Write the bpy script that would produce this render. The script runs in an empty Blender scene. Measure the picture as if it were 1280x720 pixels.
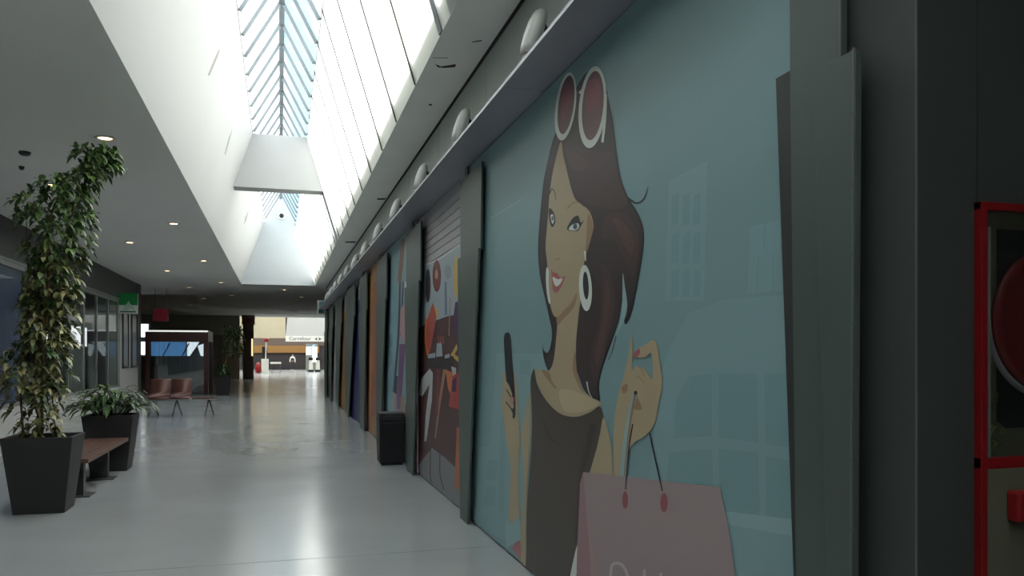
import bpy, bmesh, math, random
from mathutils import Vector, Matrix
from mathutils.geometry import tessellate_polygon

rnd = random.Random(7)
S = bpy.context.scene
COL = S.collection
PI = math.pi
EYE = 1.5
F = 1000.0
YAW = math.atan(0.29)
CO, SI = math.cos(YAW), math.sin(YAW)

# ------------------------------------------------------------------ helpers
def lin(c):
    c = c / 255.0
    return c / 12.92 if c <= 0.04045 else ((c + 0.055) / 1.055) ** 2.4

def px(r, g, b, k=1.0):
    return (min(lin(r) / k, .92), min(lin(g) / k, .92), min(lin(b) / k, .92))

def hit(u, v, p0, n):
    """point of a flat surface of the place that lies on the sight line of pixel u, v"""
    d = Vector((CO, -SI, 0)) * ((u - 640) / F) + Vector((0, 0, 1)) * ((445 - v) / F) + Vector((SI, CO, 0))
    o = Vector((0, 0, EYE))
    n = Vector(n)
    t = (Vector(p0) - o).dot(n) / d.dot(n)
    return o + d * t

MATS = {}
def mat(name, color, rough=0.6, metal=0.0, var=0.06, scale=3.0, bump=0.0, bscale=40.0, spec=0.4, emit=None, estr=0.0, coat=0.0):
    if name in MATS:
        return MATS[name]
    m = bpy.data.materials.new(name)
    m.use_nodes = True
    nt = m.node_tree
    b = nt.nodes['Principled BSDF']
    b.inputs['Roughness'].default_value = rough
    b.inputs['Metallic'].default_value = metal
    b.inputs['Specular IOR Level'].default_value = spec
    b.inputs['Coat Weight'].default_value = coat
    tc = nt.nodes.new('ShaderNodeTexCoord')
    if var > 0:
        nz = nt.nodes.new('ShaderNodeTexNoise')
        nz.inputs['Scale'].default_value = scale
        nz.inputs['Detail'].default_value = 5
        nt.links.new(tc.outputs['Object'], nz.inputs['Vector'])
        mx = nt.nodes.new('ShaderNodeMix')
        mx.data_type = 'RGBA'
        mx.inputs['A'].default_value = tuple(c * (1 - var) for c in color) + (1,)
        mx.inputs['B'].default_value = tuple(min(1, c * (1 + var)) for c in color) + (1,)
        nt.links.new(nz.outputs['Fac'], mx.inputs['Factor'])
        nt.links.new(mx.outputs['Result'], b.inputs['Base Color'])
    else:
        b.inputs['Base Color'].default_value = tuple(color) + (1,)
    if bump > 0:
        nb = nt.nodes.new('ShaderNodeTexNoise')
        nb.inputs['Scale'].default_value = bscale
        nt.links.new(tc.outputs['Object'], nb.inputs['Vector'])
        bp = nt.nodes.new('ShaderNodeBump')
        bp.inputs['Strength'].default_value = bump
        bp.inputs['Distance'].default_value = 0.01
        nt.links.new(nb.outputs['Fac'], bp.inputs['Height'])
        nt.links.new(bp.outputs['Normal'], b.inputs['Normal'])
    if emit:
        b.inputs['Emission Color'].default_value = tuple(emit) + (1,)
        b.inputs['Emission Strength'].default_value = estr
    MATS[name] = m
    return m

def glass_mat(name, tint=(1, 1, 1), gloss=0.12, frost=0.0, rough=0.02, dirt=None):
    m = bpy.data.materials.new(name)
    m.use_nodes = True
    nt = m.node_tree
    nt.nodes.remove(nt.nodes['Principled BSDF'])
    out = nt.nodes['Material Output']
    tr = nt.nodes.new('ShaderNodeBsdfTransparent'); tr.inputs['Color'].default_value = tuple(tint) + (1,)
    gl = nt.nodes.new('ShaderNodeBsdfGlossy'); gl.inputs['Roughness'].default_value = rough
    a = nt.nodes.new('ShaderNodeMixShader'); a.inputs[0].default_value = gloss
    nt.links.new(tr.outputs[0], a.inputs[1]); nt.links.new(gl.outputs[0], a.inputs[2])
    last = a
    if frost > 0:
        tl = nt.nodes.new('ShaderNodeBsdfTranslucent'); tl.inputs['Color'].default_value = tuple(tint) + (1,)
        c = nt.nodes.new('ShaderNodeMixShader'); c.inputs[0].default_value = frost
        nt.links.new(a.outputs[0], c.inputs[1]); nt.links.new(tl.outputs[0], c.inputs[2])
        last = c
    if dirt:
        df = nt.nodes.new('ShaderNodeBsdfDiffuse'); df.inputs['Color'].default_value = dirt + (1,)
        c = nt.nodes.new('ShaderNodeMixShader')
        tc = nt.nodes.new('ShaderNodeTexCoord')
        nz = nt.nodes.new('ShaderNodeTexNoise'); nz.inputs['Scale'].default_value = 1.6
        nz.inputs['Detail'].default_value = 6
        rp = nt.nodes.new('ShaderNodeMapRange')
        rp.inputs[1].default_value = .45; rp.inputs[2].default_value = .75
        rp.inputs[3].default_value = 0.03; rp.inputs[4].default_value = .4
        nt.links.new(tc.outputs['Object'], nz.inputs['Vector'])
        nt.links.new(nz.outputs['Fac'], rp.inputs[0]); nt.links.new(rp.outputs[0], c.inputs[0])
        nt.links.new(last.outputs[0], c.inputs[1]); nt.links.new(df.outputs[0], c.inputs[2])
        last = c
    nt.links.new(last.outputs[0], out.inputs[0])
    return m

class MB:
    """collects shapes and links them as ONE mesh object"""
    def __init__(s):
        s.v, s.f, s.mi, s.sm = [], [], [], []
        s.mats = []
    def m(s, material):
        if material not in s.mats:
            s.mats.append(material)
        return s.mats.index(material)
    def add(s, vs, fs, material, smooth=False):
        o = len(s.v)
        s.v += [tuple(x) for x in vs]
        i = s.m(material)
        for f in fs:
            s.f.append(tuple(o + k for k in f)); s.mi.append(i); s.sm.append(smooth)
        return s
    def box(s, x0, x1, y0, y1, z0, z1, material):
        vs = [(x, y, z) for z in (z0, z1) for y in (y0, y1) for x in (x0, x1)]
        return s.add(vs, [(0, 2, 3, 1), (4, 5, 7, 6), (0, 1, 5, 4), (2, 6, 7, 3), (0, 4, 6, 2), (1, 3, 7, 5)], material)
    def hexa(s, bot, top, material):
        return s.add(list(bot) + list(top), [(3, 2, 1, 0), (4, 5, 6, 7), (0, 1, 5, 4), (1, 2, 6, 5), (2, 3, 7, 6), (3, 0, 4, 7)], material)
    def poly(s, pts, material):
        pts = [Vector(p) for p in pts]
        t = tessellate_polygon([pts])
        return s.add(pts, [tuple(q) for q in t], material)
    def rings(s, rings, material, smooth=True, cap=True):
        n = len(rings[0]); vs = [p for r in rings for p in r]; fs = []
        for i in range(len(rings) - 1):
            for j in range(n):
                a = i * n + j; b = i * n + (j + 1) % n
                fs.append((a, b, b + n, a + n))
        if cap:
            fs.append(tuple(reversed(range(n)))); fs.append(tuple((len(rings) - 1) * n + j for j in range(n)))
        return s.add(vs, fs, material, smooth)
    def lathe(s, prof, c, material, n=20, axis='z', smooth=True):
        rs = []
        for r, h in prof:
            ring = []
            for j in range(n):
                a = 2 * PI * j / n
                if axis == 'z': p = (c[0] + r * math.cos(a), c[1] + r * math.sin(a), c[2] + h)
                elif axis == 'y': p = (c[0] + r * math.cos(a), c[1] + h, c[2] + r * math.sin(a))
                else: p = (c[0] + h, c[1] + r * math.cos(a), c[2] + r * math.sin(a))
                ring.append(p)
            rs.append(ring)
        return s.rings(rs, material, smooth)
    def tube(s, pts, rads, material, n=8):
        pts = [Vector(p) for p in pts]
        if not isinstance(rads, (list, tuple)): rads = [rads] * len(pts)
        rs = []
        for i, p in enumerate(pts):
            d = (pts[min(i + 1, len(pts) - 1)] - pts[max(i - 1, 0)]).normalized()
            a = d.cross(Vector((0, 0, 1)))
            if a.length < 1e-3: a = Vector((1, 0, 0))
            a.normalize(); b = d.cross(a)
            rs.append([p + a * rads[i] * math.cos(2 * PI * j / n) + b * rads[i] * math.sin(2 * PI * j / n) for j in range(n)])
        return s.rings(rs, material)
    def build(s, name, parent=None, bevel=0.0, base=None):
        me = bpy.data.meshes.new(name)
        off = Vector(base) if base else Vector((0, 0, 0))
        if parent is not None:
            off = Vector(parent.get('_w', (0, 0, 0)))
        me.from_pydata([tuple(Vector(p) - off) for p in s.v], [], s.f)
        for m in s.mats: me.materials.append(m)
        me.polygons.foreach_set('material_index', s.mi)
        me.polygons.foreach_set('use_smooth', s.sm)
        me.update()
        bm = bmesh.new(); bm.from_mesh(me)
        bmesh.ops.recalc_face_normals(bm, faces=bm.faces)
        bm.to_mesh(me); bm.free()
        o = bpy.data.objects.new(name, me); COL.objects.link(o)
        if parent is not None:
            o.parent = parent
            o['_w'] = tuple(off)
        elif base:
            o.location = base
        if bevel > 0:
            bv = o.modifiers.new('bevel', 'BEVEL'); bv.width = bevel; bv.segments = 2
            bv.limit_method = 'ANGLE'; bv.angle_limit = math.radians(40)
        return o

def tag(o, label, cat, group=None, kind=None):
    o['label'] = label; o['category'] = cat
    if group: o['group'] = group
    if kind: o['kind'] = kind
    return o
def thing(name, label, cat, loc, group=None):
    o = bpy.data.objects.new(name, None); COL.objects.link(o)
    o.empty_display_size = .1
    o.location = loc; o['_w'] = tuple(loc)
    return tag(o, label, cat, group)
def struct(o):
    o['kind'] = 'structure'
    return o
def dup(root, loc, label):
    r = root.copy(); COL.objects.link(r); r.location = loc; r['label'] = label
    for ch in list(root.children):
        c = ch.copy(); COL.objects.link(c); c.parent = r
        for g in list(ch.children):
            d = g.copy(); COL.objects.link(d); d.parent = c
    return r

# ------------------------------------------------------------------ materials
M_floor = mat('polished_concrete', (.3, .315, .32), .2, var=.14, scale=.8, spec=.6)
nt = M_floor.node_tree
bs = nt.nodes['Principled BSDF']
tc = nt.nodes.new('ShaderNodeTexCoord')
nz = nt.nodes.new('ShaderNodeTexNoise'); nz.inputs['Scale'].default_value = 1.1; nz.inputs['Detail'].default_value = 4
mr = nt.nodes.new('ShaderNodeMapRange'); mr.inputs[3].default_value = .08; mr.inputs[4].default_value = .27
nt.links.new(tc.outputs['Object'], nz.inputs['Vector']); nt.links.new(nz.outputs['Fac'], mr.inputs[0])
nt.links.new(mr.outputs[0], bs.inputs['Roughness'])
n2 = nt.nodes.new('ShaderNodeTexNoise'); n2.inputs['Scale'].default_value = 1.7; n2.inputs['Detail'].default_value = 0
mp = nt.nodes.new('ShaderNodeMapping'); mp.inputs['Scale'].default_value = (1, 1.4, 1)
nt.links.new(tc.outputs['Object'], mp.inputs['Vector']); nt.links.new(mp.outputs[0], n2.inputs['Vector'])
bp = nt.nodes.new('ShaderNodeBump'); bp.inputs['Strength'].default_value = .025; bp.inputs['Distance'].default_value = .02
nt.links.new(n2.outputs['Fac'], bp.inputs['Height']); nt.links.new(bp.outputs[0], bs.inputs['Normal'])

M_joint = mat('floor_joint', (.22, .23, .235), .25)
M_ceil = mat('grey_ceiling_paint', (.8, .79, .765), .8, var=.05, scale=.6)
M_soffit = mat('pale_soffit_plaster', (.82, .83, .77), .8, var=.08, scale=1.5, bump=.1)
M_white = mat('white_shaft_paint', (.325, .328, .325), .7, var=.03, scale=.7)
M_shaftend = mat('pale_blue_grey_paint', (.36, .385, .4), .7, var=.03)
M_dark = mat('dark_fascia', (.07, .073, .07), .6)
M_wallgrey = mat('grey_panel_wall', (.3, .33, .3), .5, var=.08, scale=2)
M_ledge = mat('ledge_metal', (.36, .35, .4), .35, var=.06, metal=.2)
M_lip = mat('ledge_lip', (.42, .43, .44), .35, metal=.3)
M_clad = mat('green_grey_cladding', (.092, .122, .108), .42, var=.06, scale=2.5, metal=.15)
M_cladd = mat('dark_green_grey_cladding', (.045, .05, .048), .45, var=.06, scale=2.5, metal=.15)
M_near = mat('charcoal_wall_panel', (.052, .06, .055), .55, var=.06, scale=2)
M_seam = mat('pale_seam', (.16, .16, .145), .5)
M_black = mat('black_plastic', (.006, .006, .0075), .5, var=.2)
M_planter = mat('anthracite_planter', (.017, .016, .018), .55, var=.15, scale=6)
M_soil = mat('soil', (.05, .035, .02), .95, var=.4, scale=30, bump=.6)
M_wood = mat('brown_bench_wood', (.1, .052, .04), .4, var=.3, scale=5)
M_metal = mat('brushed_steel', (.35, .35, .35), .35, metal=.8)
M_dmetal = mat('dark_steel', (.08, .08, .085), .4, metal=.5)
M_leather = mat('red_brown_seat', (.085, .03, .024), .4, var=.2, scale=6)
M_red = mat('red_paint', (.24, .008, .01), .35, var=.06)
M_redd = mat('red_reel', (.2, .01, .011), .4, var=.05)
M_whitep = mat('white_plastic', (.62, .62, .58), .4, var=.03)
M_bar = mat('glazing_bar', (.15, .165, .17), .5)
M_thin = mat('glazing_seal', (.06, .055, .045), .7)
M_frame = mat('grey_shop_frame', (.22, .24, .23), .4, metal=.4)
M_plinth = mat('stone_plinth', (.42, .43, .43), .35, var=.06)
M_bark = mat('bark', (.16, .1, .05), .9, var=.4, scale=20)
M_cream = mat('cream_wall', (.36, .32, .23), .7)
M_greygreen = mat('grey_green_wall', (.42, .44, .37), .7)
M_brown = mat('dark_brown_column', (.06, .035, .028), .25, var=.2)
M_glass = glass_mat('shop_glass', (.9, .95, .95), .16, rough=.03)
M_frost = glass_mat('frosted_skylight', (.97, .97, .95), .03, frost=.6)
M_clear = glass_mat('clear_skylight', (.93, .97, 1), .03, dirt=(.55, .6, .62))
M_cab = glass_mat('cabinet_glass', (.85, .86, .85), .1, rough=.05)

def leaf_mat(name, a, b, c):
    m = bpy.data.materials.new(name); m.use_nodes = True
    nt = m.node_tree; bs = nt.nodes['Principled BSDF']
    g = nt.nodes.new('ShaderNodeNewGeometry'); r = nt.nodes.new('ShaderNodeValToRGB')
    e = r.color_ramp.elements
    e[0].color = a + (1,); e[1].color = c + (1,)
    k = e.new(.55); k.color = b + (1,)
    nt.links.new(g.outputs['Random Per Island'], r.inputs[0]); nt.links.new(r.outputs[0], bs.inputs['Base Color'])
    bs.inputs['Roughness'].default_value = .45
    return m
M_leaf = leaf_mat('green_leaves', (.03, .06, .015), (.06, .12, .03), (.13, .2, .05))
M_leafv = leaf_mat('variegated_leaves', (.05, .07, .02), (.13, .14, .05), (.34, .31, .14))
M_leafd = leaf_mat('dark_leaves', (.015, .035, .012), (.03, .07, .02), (.07, .13, .04))

# ------------------------------------------------------------------ setting
CZ = 4.1                 # ceiling
XL, XR = -1.34, 1.25     # skylight mouth
NZ = 6.35                # neck of the shaft
NL, NR = -.565, .565
WX = 1.71                # right wall
LX = -4.92               # left wall line
RIDGE = (0.03, 7.4)

b = MB(); b.box(-16, 9, -10.4, 97, -.12, 0, M_floor)
floor = struct(b.build('floor'))
b = MB()
for y in (6.1, 12.2, 18.3, 24.4, 30.5): b.box(-7, 1.7, y - .002, y + .002, 0.0003, .0012, M_joint)
struct(b.build('trim_1'))

# ceiling with two shaft mouths plus one in the added bay
b = MB()
b.box(-16, XL, -10.2, 56, CZ, CZ + .25, M_ceil)
b.box(XL, XR, -10.2, -6.5, CZ, CZ + .25, M_ceil)
b.box(XL, XR, 30.6, 56, CZ, CZ + .25, M_ceil)
b.box(XR, 9, -10.2, 1.77, CZ, CZ + .25, M_ceil)
b.box(XR, 9, 31, 56, CZ, CZ + .25, M_ceil)
struct(b.build('ceiling'))
# pale soffit strip beside the skylight, with peeling marks
b = MB(); b.box(XR, WX + .4, 1.77, 31, CZ, CZ + .25, M_soffit)
M_scar = mat('peeled_plaster', (.04, .035, .03), .9)
pz = (0, 0, CZ - .0015); nzv = (0, 0, 1)
for poly in ([(544, 80), (551, 83), (558, 82), (570, 80), (569, 84), (556, 85), (547, 84)],
             [(541, 72), (560, 72), (560, 72.6), (541, 72.6)], [(471, 248), (482, 247.5), (482, 249.5), (472, 250)],
             [(431, 302), (445, 301.5), (444, 303.5), (432, 303.5)], [(536, 130), (540, 130), (540, 132), (536, 132)],
             [(590, 52), (602, 50), (602, 51.5), (590, 53)]):
    b.poly([hit(u, v, pz, nzv) for u, v in poly], M_scar)
struct(b.build('ceiling_soffit'))

def slab(b, x0, z0, x1, z1, y0, y1, m, t=.08, side=1):
    """sloping slab in the X-Z section, thickness away from the shaft"""
    d = Vector((x1 - x0, z1 - z0)).normalized(); n = Vector((d.y, -d.x)) * t * side
    bot = [(x0, y0, z0), (x1, y0, z1), (x1 + n.x, y0, z1 + n.y), (x0 + n.x, y0, z0 + n.y)]
    top = [(x, y1, z) for x, y, z in bot]
    b.hexa(bot, top, m)

# left shaft wall (solid, white) with two thin fissures
b = MB(); slab(b, XL, CZ, NL, NZ, -6.4, 31, M_white, side=-1)
nL = Vector((NZ - CZ, 0, -(NL - XL))).normalized(); pL = Vector((XL, 0, CZ)) + nL * .002
for poly in ([(275, 62), (272.5, 70), (262, 95), (259.5, 94), (268, 74), (273.5, 62)],
             [(291, 160), (289, 168), (282, 193), (280.5, 193), (286, 172)], [(311, 262), (308, 275), (305, 281), (306.5, 272)]):
    b.poly([hit(u, v, pL, nL) for u, v in poly], mat('fissure', (.2, .2, .18), .9))
struct(b.build('wall_shaft_left'))
def section(y0, y1, zb, zt, m):
    """trapezoid diaphragm of the shaft between heights zb and zt"""
    def xs(z):
        t = (z - CZ) / (NZ - CZ)
        return XL + (NL - XL) * t, XR + (NR - XR) * t
    a0, a1 = xs(zb); c0, c1 = xs(zt)
    return [(a0, y0, zb), (a1, y0, zb), (a1, y1, zb), (a0, y1, zb)], [(c0, y0, zt), (c1, y0, zt), (c1, y1, zt), (c0, y1, zt)]
b = MB(); bt, tp = section(18.3, 18.75, 5.17, NZ, M_white); b.hexa(bt, tp, M_white)
struct(b.build('wall_shaft_middle'))
b = MB(); bt, tp = section(30.5, 30.8, CZ, NZ, M_shaftend); b.hexa(bt, tp, M_shaftend)
b.hexa([(NL, 30.5, NZ), (NR, 30.5, NZ), (NR, 30.8, NZ), (NL, 30.8, NZ)],
       [(0, 30.5, 7.5), (.06, 30.5, 7.5), (.06, 30.8, 7.5), (0, 30.8, 7.5)], M_shaftend)
struct(b.build('wall_shaft_end'))
b = MB(); bt, tp = section(5.55, 6.0, 5.17, NZ, M_white); b.hexa(bt, tp, M_white); struct(b.build('wall_shaft_near'))
b = MB(); bt, tp = section(-6.7, -6.4, CZ, NZ, M_white); b.hexa(bt, tp, M_white)  # end wall of the unseen bay added behind the camera
b.hexa([(NL, -6.7, NZ), (NR, -6.7, NZ), (NR, -6.4, NZ), (NL, -6.4, NZ)],
       [(0, -6.7, 7.5), (.06, -6.7, 7.5), (.06, -6.4, 7.5), (0, -6.4, 7.5)], M_white)
struct(b.build('wall_shaft_back'))

# right slope of the shaft: frosted glazing
for k, (y0, y1) in enumerate(((6.0, 18.3), (18.75, 30.5), (-6.4, 5.55))):  # last bay is unseen, added as a light source for the near end
    w = bpy.data.objects.new('window_%d' % (1, 2, 5)[k], None); COL.objects.link(w); struct(w); w['_w'] = (0, 0, 0)
    b = MB(); slab(b, XR, CZ, NR, NZ, y0, y1, M_frost, t=.012); b.build('frosted_pane', w)
    b = MB()
    y = y0 + .35
    first = True
    while y < y1:
        t = .05 if first else .013
        slab(b, XR - .012, CZ + .001, NR - .012, NZ, y - t, y + t, M_bar if first else M_thin, t=.035)
        y += 1.28; first = False
    b.build('glazing_bar', w)
b = MB(); slab(b, XR, CZ, NR, NZ, 18.3, 18.75, M_white, t=.08); slab(b, XR, CZ, NR, NZ, 5.55, 6.0, M_white, t=.08)
struct(b.build('wall_shaft_right'))
# eaves beams and the ridge glazing
b = MB()
b.box(NL - .1, NL, -6.7, 30.8, NZ - .02, NZ + .06, M_white); b.box(NR, NR + .1, -6.7, 30.8, NZ - .02, NZ + .06, M_white)
struct(b.build('trim_2'))
w = bpy.data.objects.new('window_3', None); COL.objects.link(w); struct(w); w['_w'] = (0, 0, 0)
b = MB()
slab(b, NL, NZ + .03, RIDGE[0], RIDGE[1], -6.4, 30.5, M_clear, t=.01, side=-1)
slab(b, NR, NZ + .03, RIDGE[0], RIDGE[1], -6.4, 30.5, M_clear, t=.01, side=1)
b.build('roof_pane', w)
b = MB(); y = -6.15
while y < 30.4:
    slab(b, NL, NZ + .01, RIDGE[0], RIDGE[1] - .02, y - .028, y + .028, M_bar, t=.05, side=1)
    slab(b, NR, NZ + .01, RIDGE[0], RIDGE[1] - .02, y - .028, y + .028, M_bar, t=.05, side=-1)
    y += .9
b.box(RIDGE[0] - .045, RIDGE[0] + .045, -6.4, 30.5, RIDGE[1] - .14, RIDGE[1] + .03, M_bar)
b.build('rafter', w)

# right wall, painted gap shade, ledge
b = MB(); b.box(WX, WX + .4, 2.29, 31, 0, CZ, M_wallgrey)
struct(b.build('wall_right'))
b = MB(); y = 2.4
while y < 30.9:
    y2 = min(y + 2.13, 31)
    b.box(1.70, WX, y + .004, y2 - .004, 3.275, CZ, M_wallgrey); y = y2
struct(b.build('wall_right_upper'))
b = MB(); b.box(1.69, 1.70, 2.4, 31, CZ - .03, CZ, mat('painted_gap_shade', (.015, .015, .015), .9))  # near-black strip paints in the shade of a gap under the soffit
struct(b.build('trim_3'))
b = MB(); y = 2.4
while y < 30.9:
    y2 = min(y + 2.6, 31)
    b.box(1.388, WX, y + .002, y2 - .002, 3.245, 3.27, M_ledge); y = y2
b.box(1.38, 1.388, 2.4, 31, 3.238, 3.255, M_lip)
struct(b.build('trim_4'))

# near wall block that carries the hose cabinet
NY = 1.774
b = MB()
b.box(1.65, 1.858, NY, 2.28, 0, CZ, M_near); b.box(1.862, 3.3, NY, 2.28, 0, CZ, M_near)
b.box(1.858, 1.862, NY + .004, 2.27, 0, CZ, M_seam)
b.box(1.65, 1.655, NY - .003, NY, 0, CZ, M_seam)
struct(b.build('wall_near'))
b = MB(); b.box(3.2, 3.4, -10.2, NY, 0, CZ, M_near); struct(b.build('wall_near_right'))
b = MB(); b.box(-8.2, 3.4, -10.4, -10.2, 0, CZ, M_wallgrey); struct(b.build('wall_back'))

# left wall: fascia above the shop windows, back of the shops
b = MB(); b.box(LX - .3, LX, -10.2, 31.3, 3.33, CZ, M_dark); struct(b.build('wall_left'))
b = MB(); b.box(LX - .01, LX + .02, -10.2, 28, 3.29, 3.34, M_frame); struct(b.build('trim_5'))
M_shopin = mat('dim_shop_wall', (.2, .205, .21), .7)
b = MB(); b.box(-8.4, -8.2, -10.2, 31.3, 0, CZ, M_shopin); struct(b.build('wall_left_shop'))
b = MB(); b.box(-8.2, LX - .3, 31.1, 31.3, 0, CZ, M_shopin); b.box(-8.2, LX - .1, 18.5, 18.6, 0, CZ, M_shopin)
struct(b.build('wall_left_partition'))
b = MB(); b.box(LX - .35, LX + .02, 28.0, 31.3, 0, 3.33, mat('pale_grey_pier', (.36, .37, .37), .5))
b.box(LX - .35, LX + .02, 31.3, 32.0, 0, CZ, M_dark)
struct(b.build('wall_left_pier'))

# far area
b = MB(); b.box(-16.2, -16, 31, 97, 0, CZ + 4, M_greygreen); struct(b.build('wall_far_side'))
b = MB(); b.box(-16, -8.2, 31.0, 31.2, 0, CZ, M_shopin); struct(b.build('wall_far_near'))
b = MB()
b.box(-16, -2.5, 54.4, 54.7, 2.85, CZ, M_greygreen); b.box(-16, -3.6, 54.5, 54.7, 0, 2.85, M_shopin)
b.box(-3.6, -2.5, 54.45, 54.7, 0, 2.85, M_cream)
struct(b.build('wall_far_left'))
b = MB(); b.box(4.4, 4.7, 31, 70, 0, CZ, M_clad); b.box(1.74, 4.4, 31.05, 31.3, 0, CZ, M_clad)
struct(b.build('wall_far_right'))
# bright hall at the end
b = MB()
b.box(-16, -9, 56, 92, 8, 8.2, M_white); b.box(-9, 6, 56, 58, 8, 8.2, M_white); b.box(-9, 6, 90, 92, 8, 8.2, M_white)
b.box(-16, 9, 55.8, 56, CZ + .1, 8.2, M_cream); b.box(8.8, 9, 56, 97, 0, 8.2, M_cream)
struct(b.build('ceiling_hall'))
b = MB(); b.box(-9, 6, 58, 90, 8.05, 8.08, M_frost); struct(b.build('window_4'))  # unseen roof glazing, put in and enlarged to light the far hall
b = MB()
b.box(-16, .45, 70, 70.3, 3.0, 8, M_cream)
b.hexa([(.45, 70, 3.15), (9, 70, 3.15), (9, 70.3, 3.15), (.45, 70.3, 3.15)], [(.9, 70.6, 8), (9, 70.6, 8), (9, 70.9, 8), (.9, 70.9, 8)], M_white)
struct(b.build('wall_hall'))
b = MB()
M_dk = mat('dark_shop_depth', (.018, .014, .016), .7)
b.box(-16, 9, 92, 92.2, 0, 8, M_dk); b.box(-7, 4.2, 91.8, 92, 1.85, 2.65, mat('orange_band', (.2, .1, .025), .6)); b.box(-16, 9, 91.9, 92, 2.65, 3.6, mat('brown_band', (.09, .065, .055), .7))
struct(b.build('wall_end'))

# ------------------------------------------------------------------ murals
KP = .66
def pc(name, r, g, bl, k=KP, rough=.42):
    return mat('print_' + name, px(r, g, bl, k), rough, var=.02, scale=4, spec=.35)

def smooth(pts, n=5, closed=True):
    out = []; L = len(pts)
    rng = range(L) if closed else range(L - 1)
    for i in rng:
        if closed: p0, p1, p2, p3 = pts[i - 1], pts[i], pts[(i + 1) % L], pts[(i + 2) % L]
        else: p0, p1, p2, p3 = pts[max(i - 1, 0)], pts[i], pts[i + 1], pts[min(i + 2, L - 1)]
        for k in range(n):
            t = k / n
            out.append(tuple(.5 * (2 * p1[j] + (p2[j] - p0[j]) * t + (2 * p0[j] - 5 * p1[j] + 4 * p2[j] - p3[j]) * t * t
                             + (3 * p1[j] - p0[j] - 3 * p2[j] + p3[j]) * t ** 3) for j in (0, 1)))
    if not closed: out.append(pts[-1])
    return out

class Print:
    """flat artwork on the plane X = x: shapes stacked a fraction of a millimetre apart"""
    def __init__(s, x, step=.00004, ylim=None):
        s.mb = MB(); s.x = x; s.step = step; s.ylim = ylim
    def shape(s, pts, m, sm=True, n=5):
        if sm: pts = smooth(pts, n)
        s.x -= s.step
        q = []
        for u, v in pts:
            p = hit(u, v, (s.x, 0, 0), (1, 0, 0)); p.z = max(p.z, .012)
            if s.ylim: p.y = min(max(p.y, s.ylim[0]), s.ylim[1])
            q.append(p)
        s.mb.poly(q, m)
    def ell(s, cu, cv, a, c, m, tilt=0, n=28):
        t = math.radians(tilt)
        s.shape([(cu + a * math.cos(2 * PI * i / n) * math.cos(t) + c * math.sin(2 * PI * i / n) * math.sin(t),
                  cv - a * math.cos(2 * PI * i / n) * math.sin(t) + c * math.sin(2 * PI * i / n) * math.cos(t)) for i in range(n)], m, False)
    def stroke(s, pts, w, m, taper=None):
        pts = smooth(pts, 5, False) if len(pts) > 2 else pts
        L, R = [], []
        for i, p in enumerate(pts):
            a = pts[max(i - 1, 0)]; c = pts[min(i + 1, len(pts) - 1)]
            dx, dy = c[0] - a[0], c[1] - a[1]; l = math.hypot(dx, dy) or 1
            ww = w if taper is None else w + (taper - w) * i / (len(pts) - 1)
            L.append((p[0] - dy / l * ww / 2, p[1] + dx / l * ww / 2)); R.append((p[0] + dy / l * ww / 2, p[1] - dx / l * ww / 2))
        s.shape(L + R[::-1], m, False)

def bg_material():
    m = pc('teal_sky', 104, 143, 143)
    nt = m.node_tree; bs = nt.nodes['Principled BSDF']
    tc = nt.nodes.new('ShaderNodeTexCoord'); sp = nt.nodes.new('ShaderNodeSeparateXYZ')
    nz = nt.nodes.new('ShaderNodeTexNoise'); nz.inputs['Scale'].default_value = .7
    nt.links.new(tc.outputs['Object'], sp.inputs[0]); nt.links.new(tc.outputs['Object'], nz.inputs['Vector'])
    ad = nt.nodes.new('ShaderNodeMath'); ad.operation = 'MULTIPLY_ADD'; ad.inputs[1].default_value = 1.2
    nt.links.new(nz.outputs['Fac'], ad.inputs[0]); nt.links.new(sp.outputs['Y'], ad.inputs[2])
    mr = nt.nodes.new('ShaderNodeMapRange'); mr.inputs[1].default_value = 3.0; mr.inputs[2].default_value = 7.2
    nt.links.new(ad.outputs[0], mr.inputs[0])
    rp = nt.nodes.new('ShaderNodeValToRGB')
    rp.color_ramp.elements[0].color = px(108, 135, 137, KP) + (1,)
    rp.color_ramp.elements[1].color = px(84, 137, 137, KP) + (1,)
    nt.links.new(mr.outputs[0], rp.inputs[0])
    nt.links.new(rp.outputs[0], bs.inputs['Base Color'])
    return m

PX = 1.668
A = Print(PX)
A.mb.box(PX, WX - .003, 2.3, 7.1, .012, 3.235, bg_material())
SK = pc('skin', 152, 137, 110); SKD = pc('skin_shade', 134, 108, 82)
HA = pc('hair', 52, 41, 42); HB = pc('hair_brown', 64, 48, 47); HC = pc('hair_red', 78, 56, 53); OUT = pc('outline', 28, 30, 34)
DR = pc('dress', 66, 59, 53); DRD = pc('dress_fold', 54, 47, 45)
WH = pc('white', 190, 195, 188); PINK = pc('bag_pink', 140, 124, 124); PINKD = pc('bag_side', 138, 106, 112)
REDP = pc('grommet', 132, 72, 74); PALE = pc('pale_building', 115, 142, 145); PALE2 = pc('paler_building', 126, 152, 154); WIN = pc('pale_window', 106, 136, 139)
LENS = pc('lens', 92, 62, 66); LENSH = pc('lens_glow', 118, 62, 72); LIP = pc('lips', 148, 84, 84)
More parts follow.
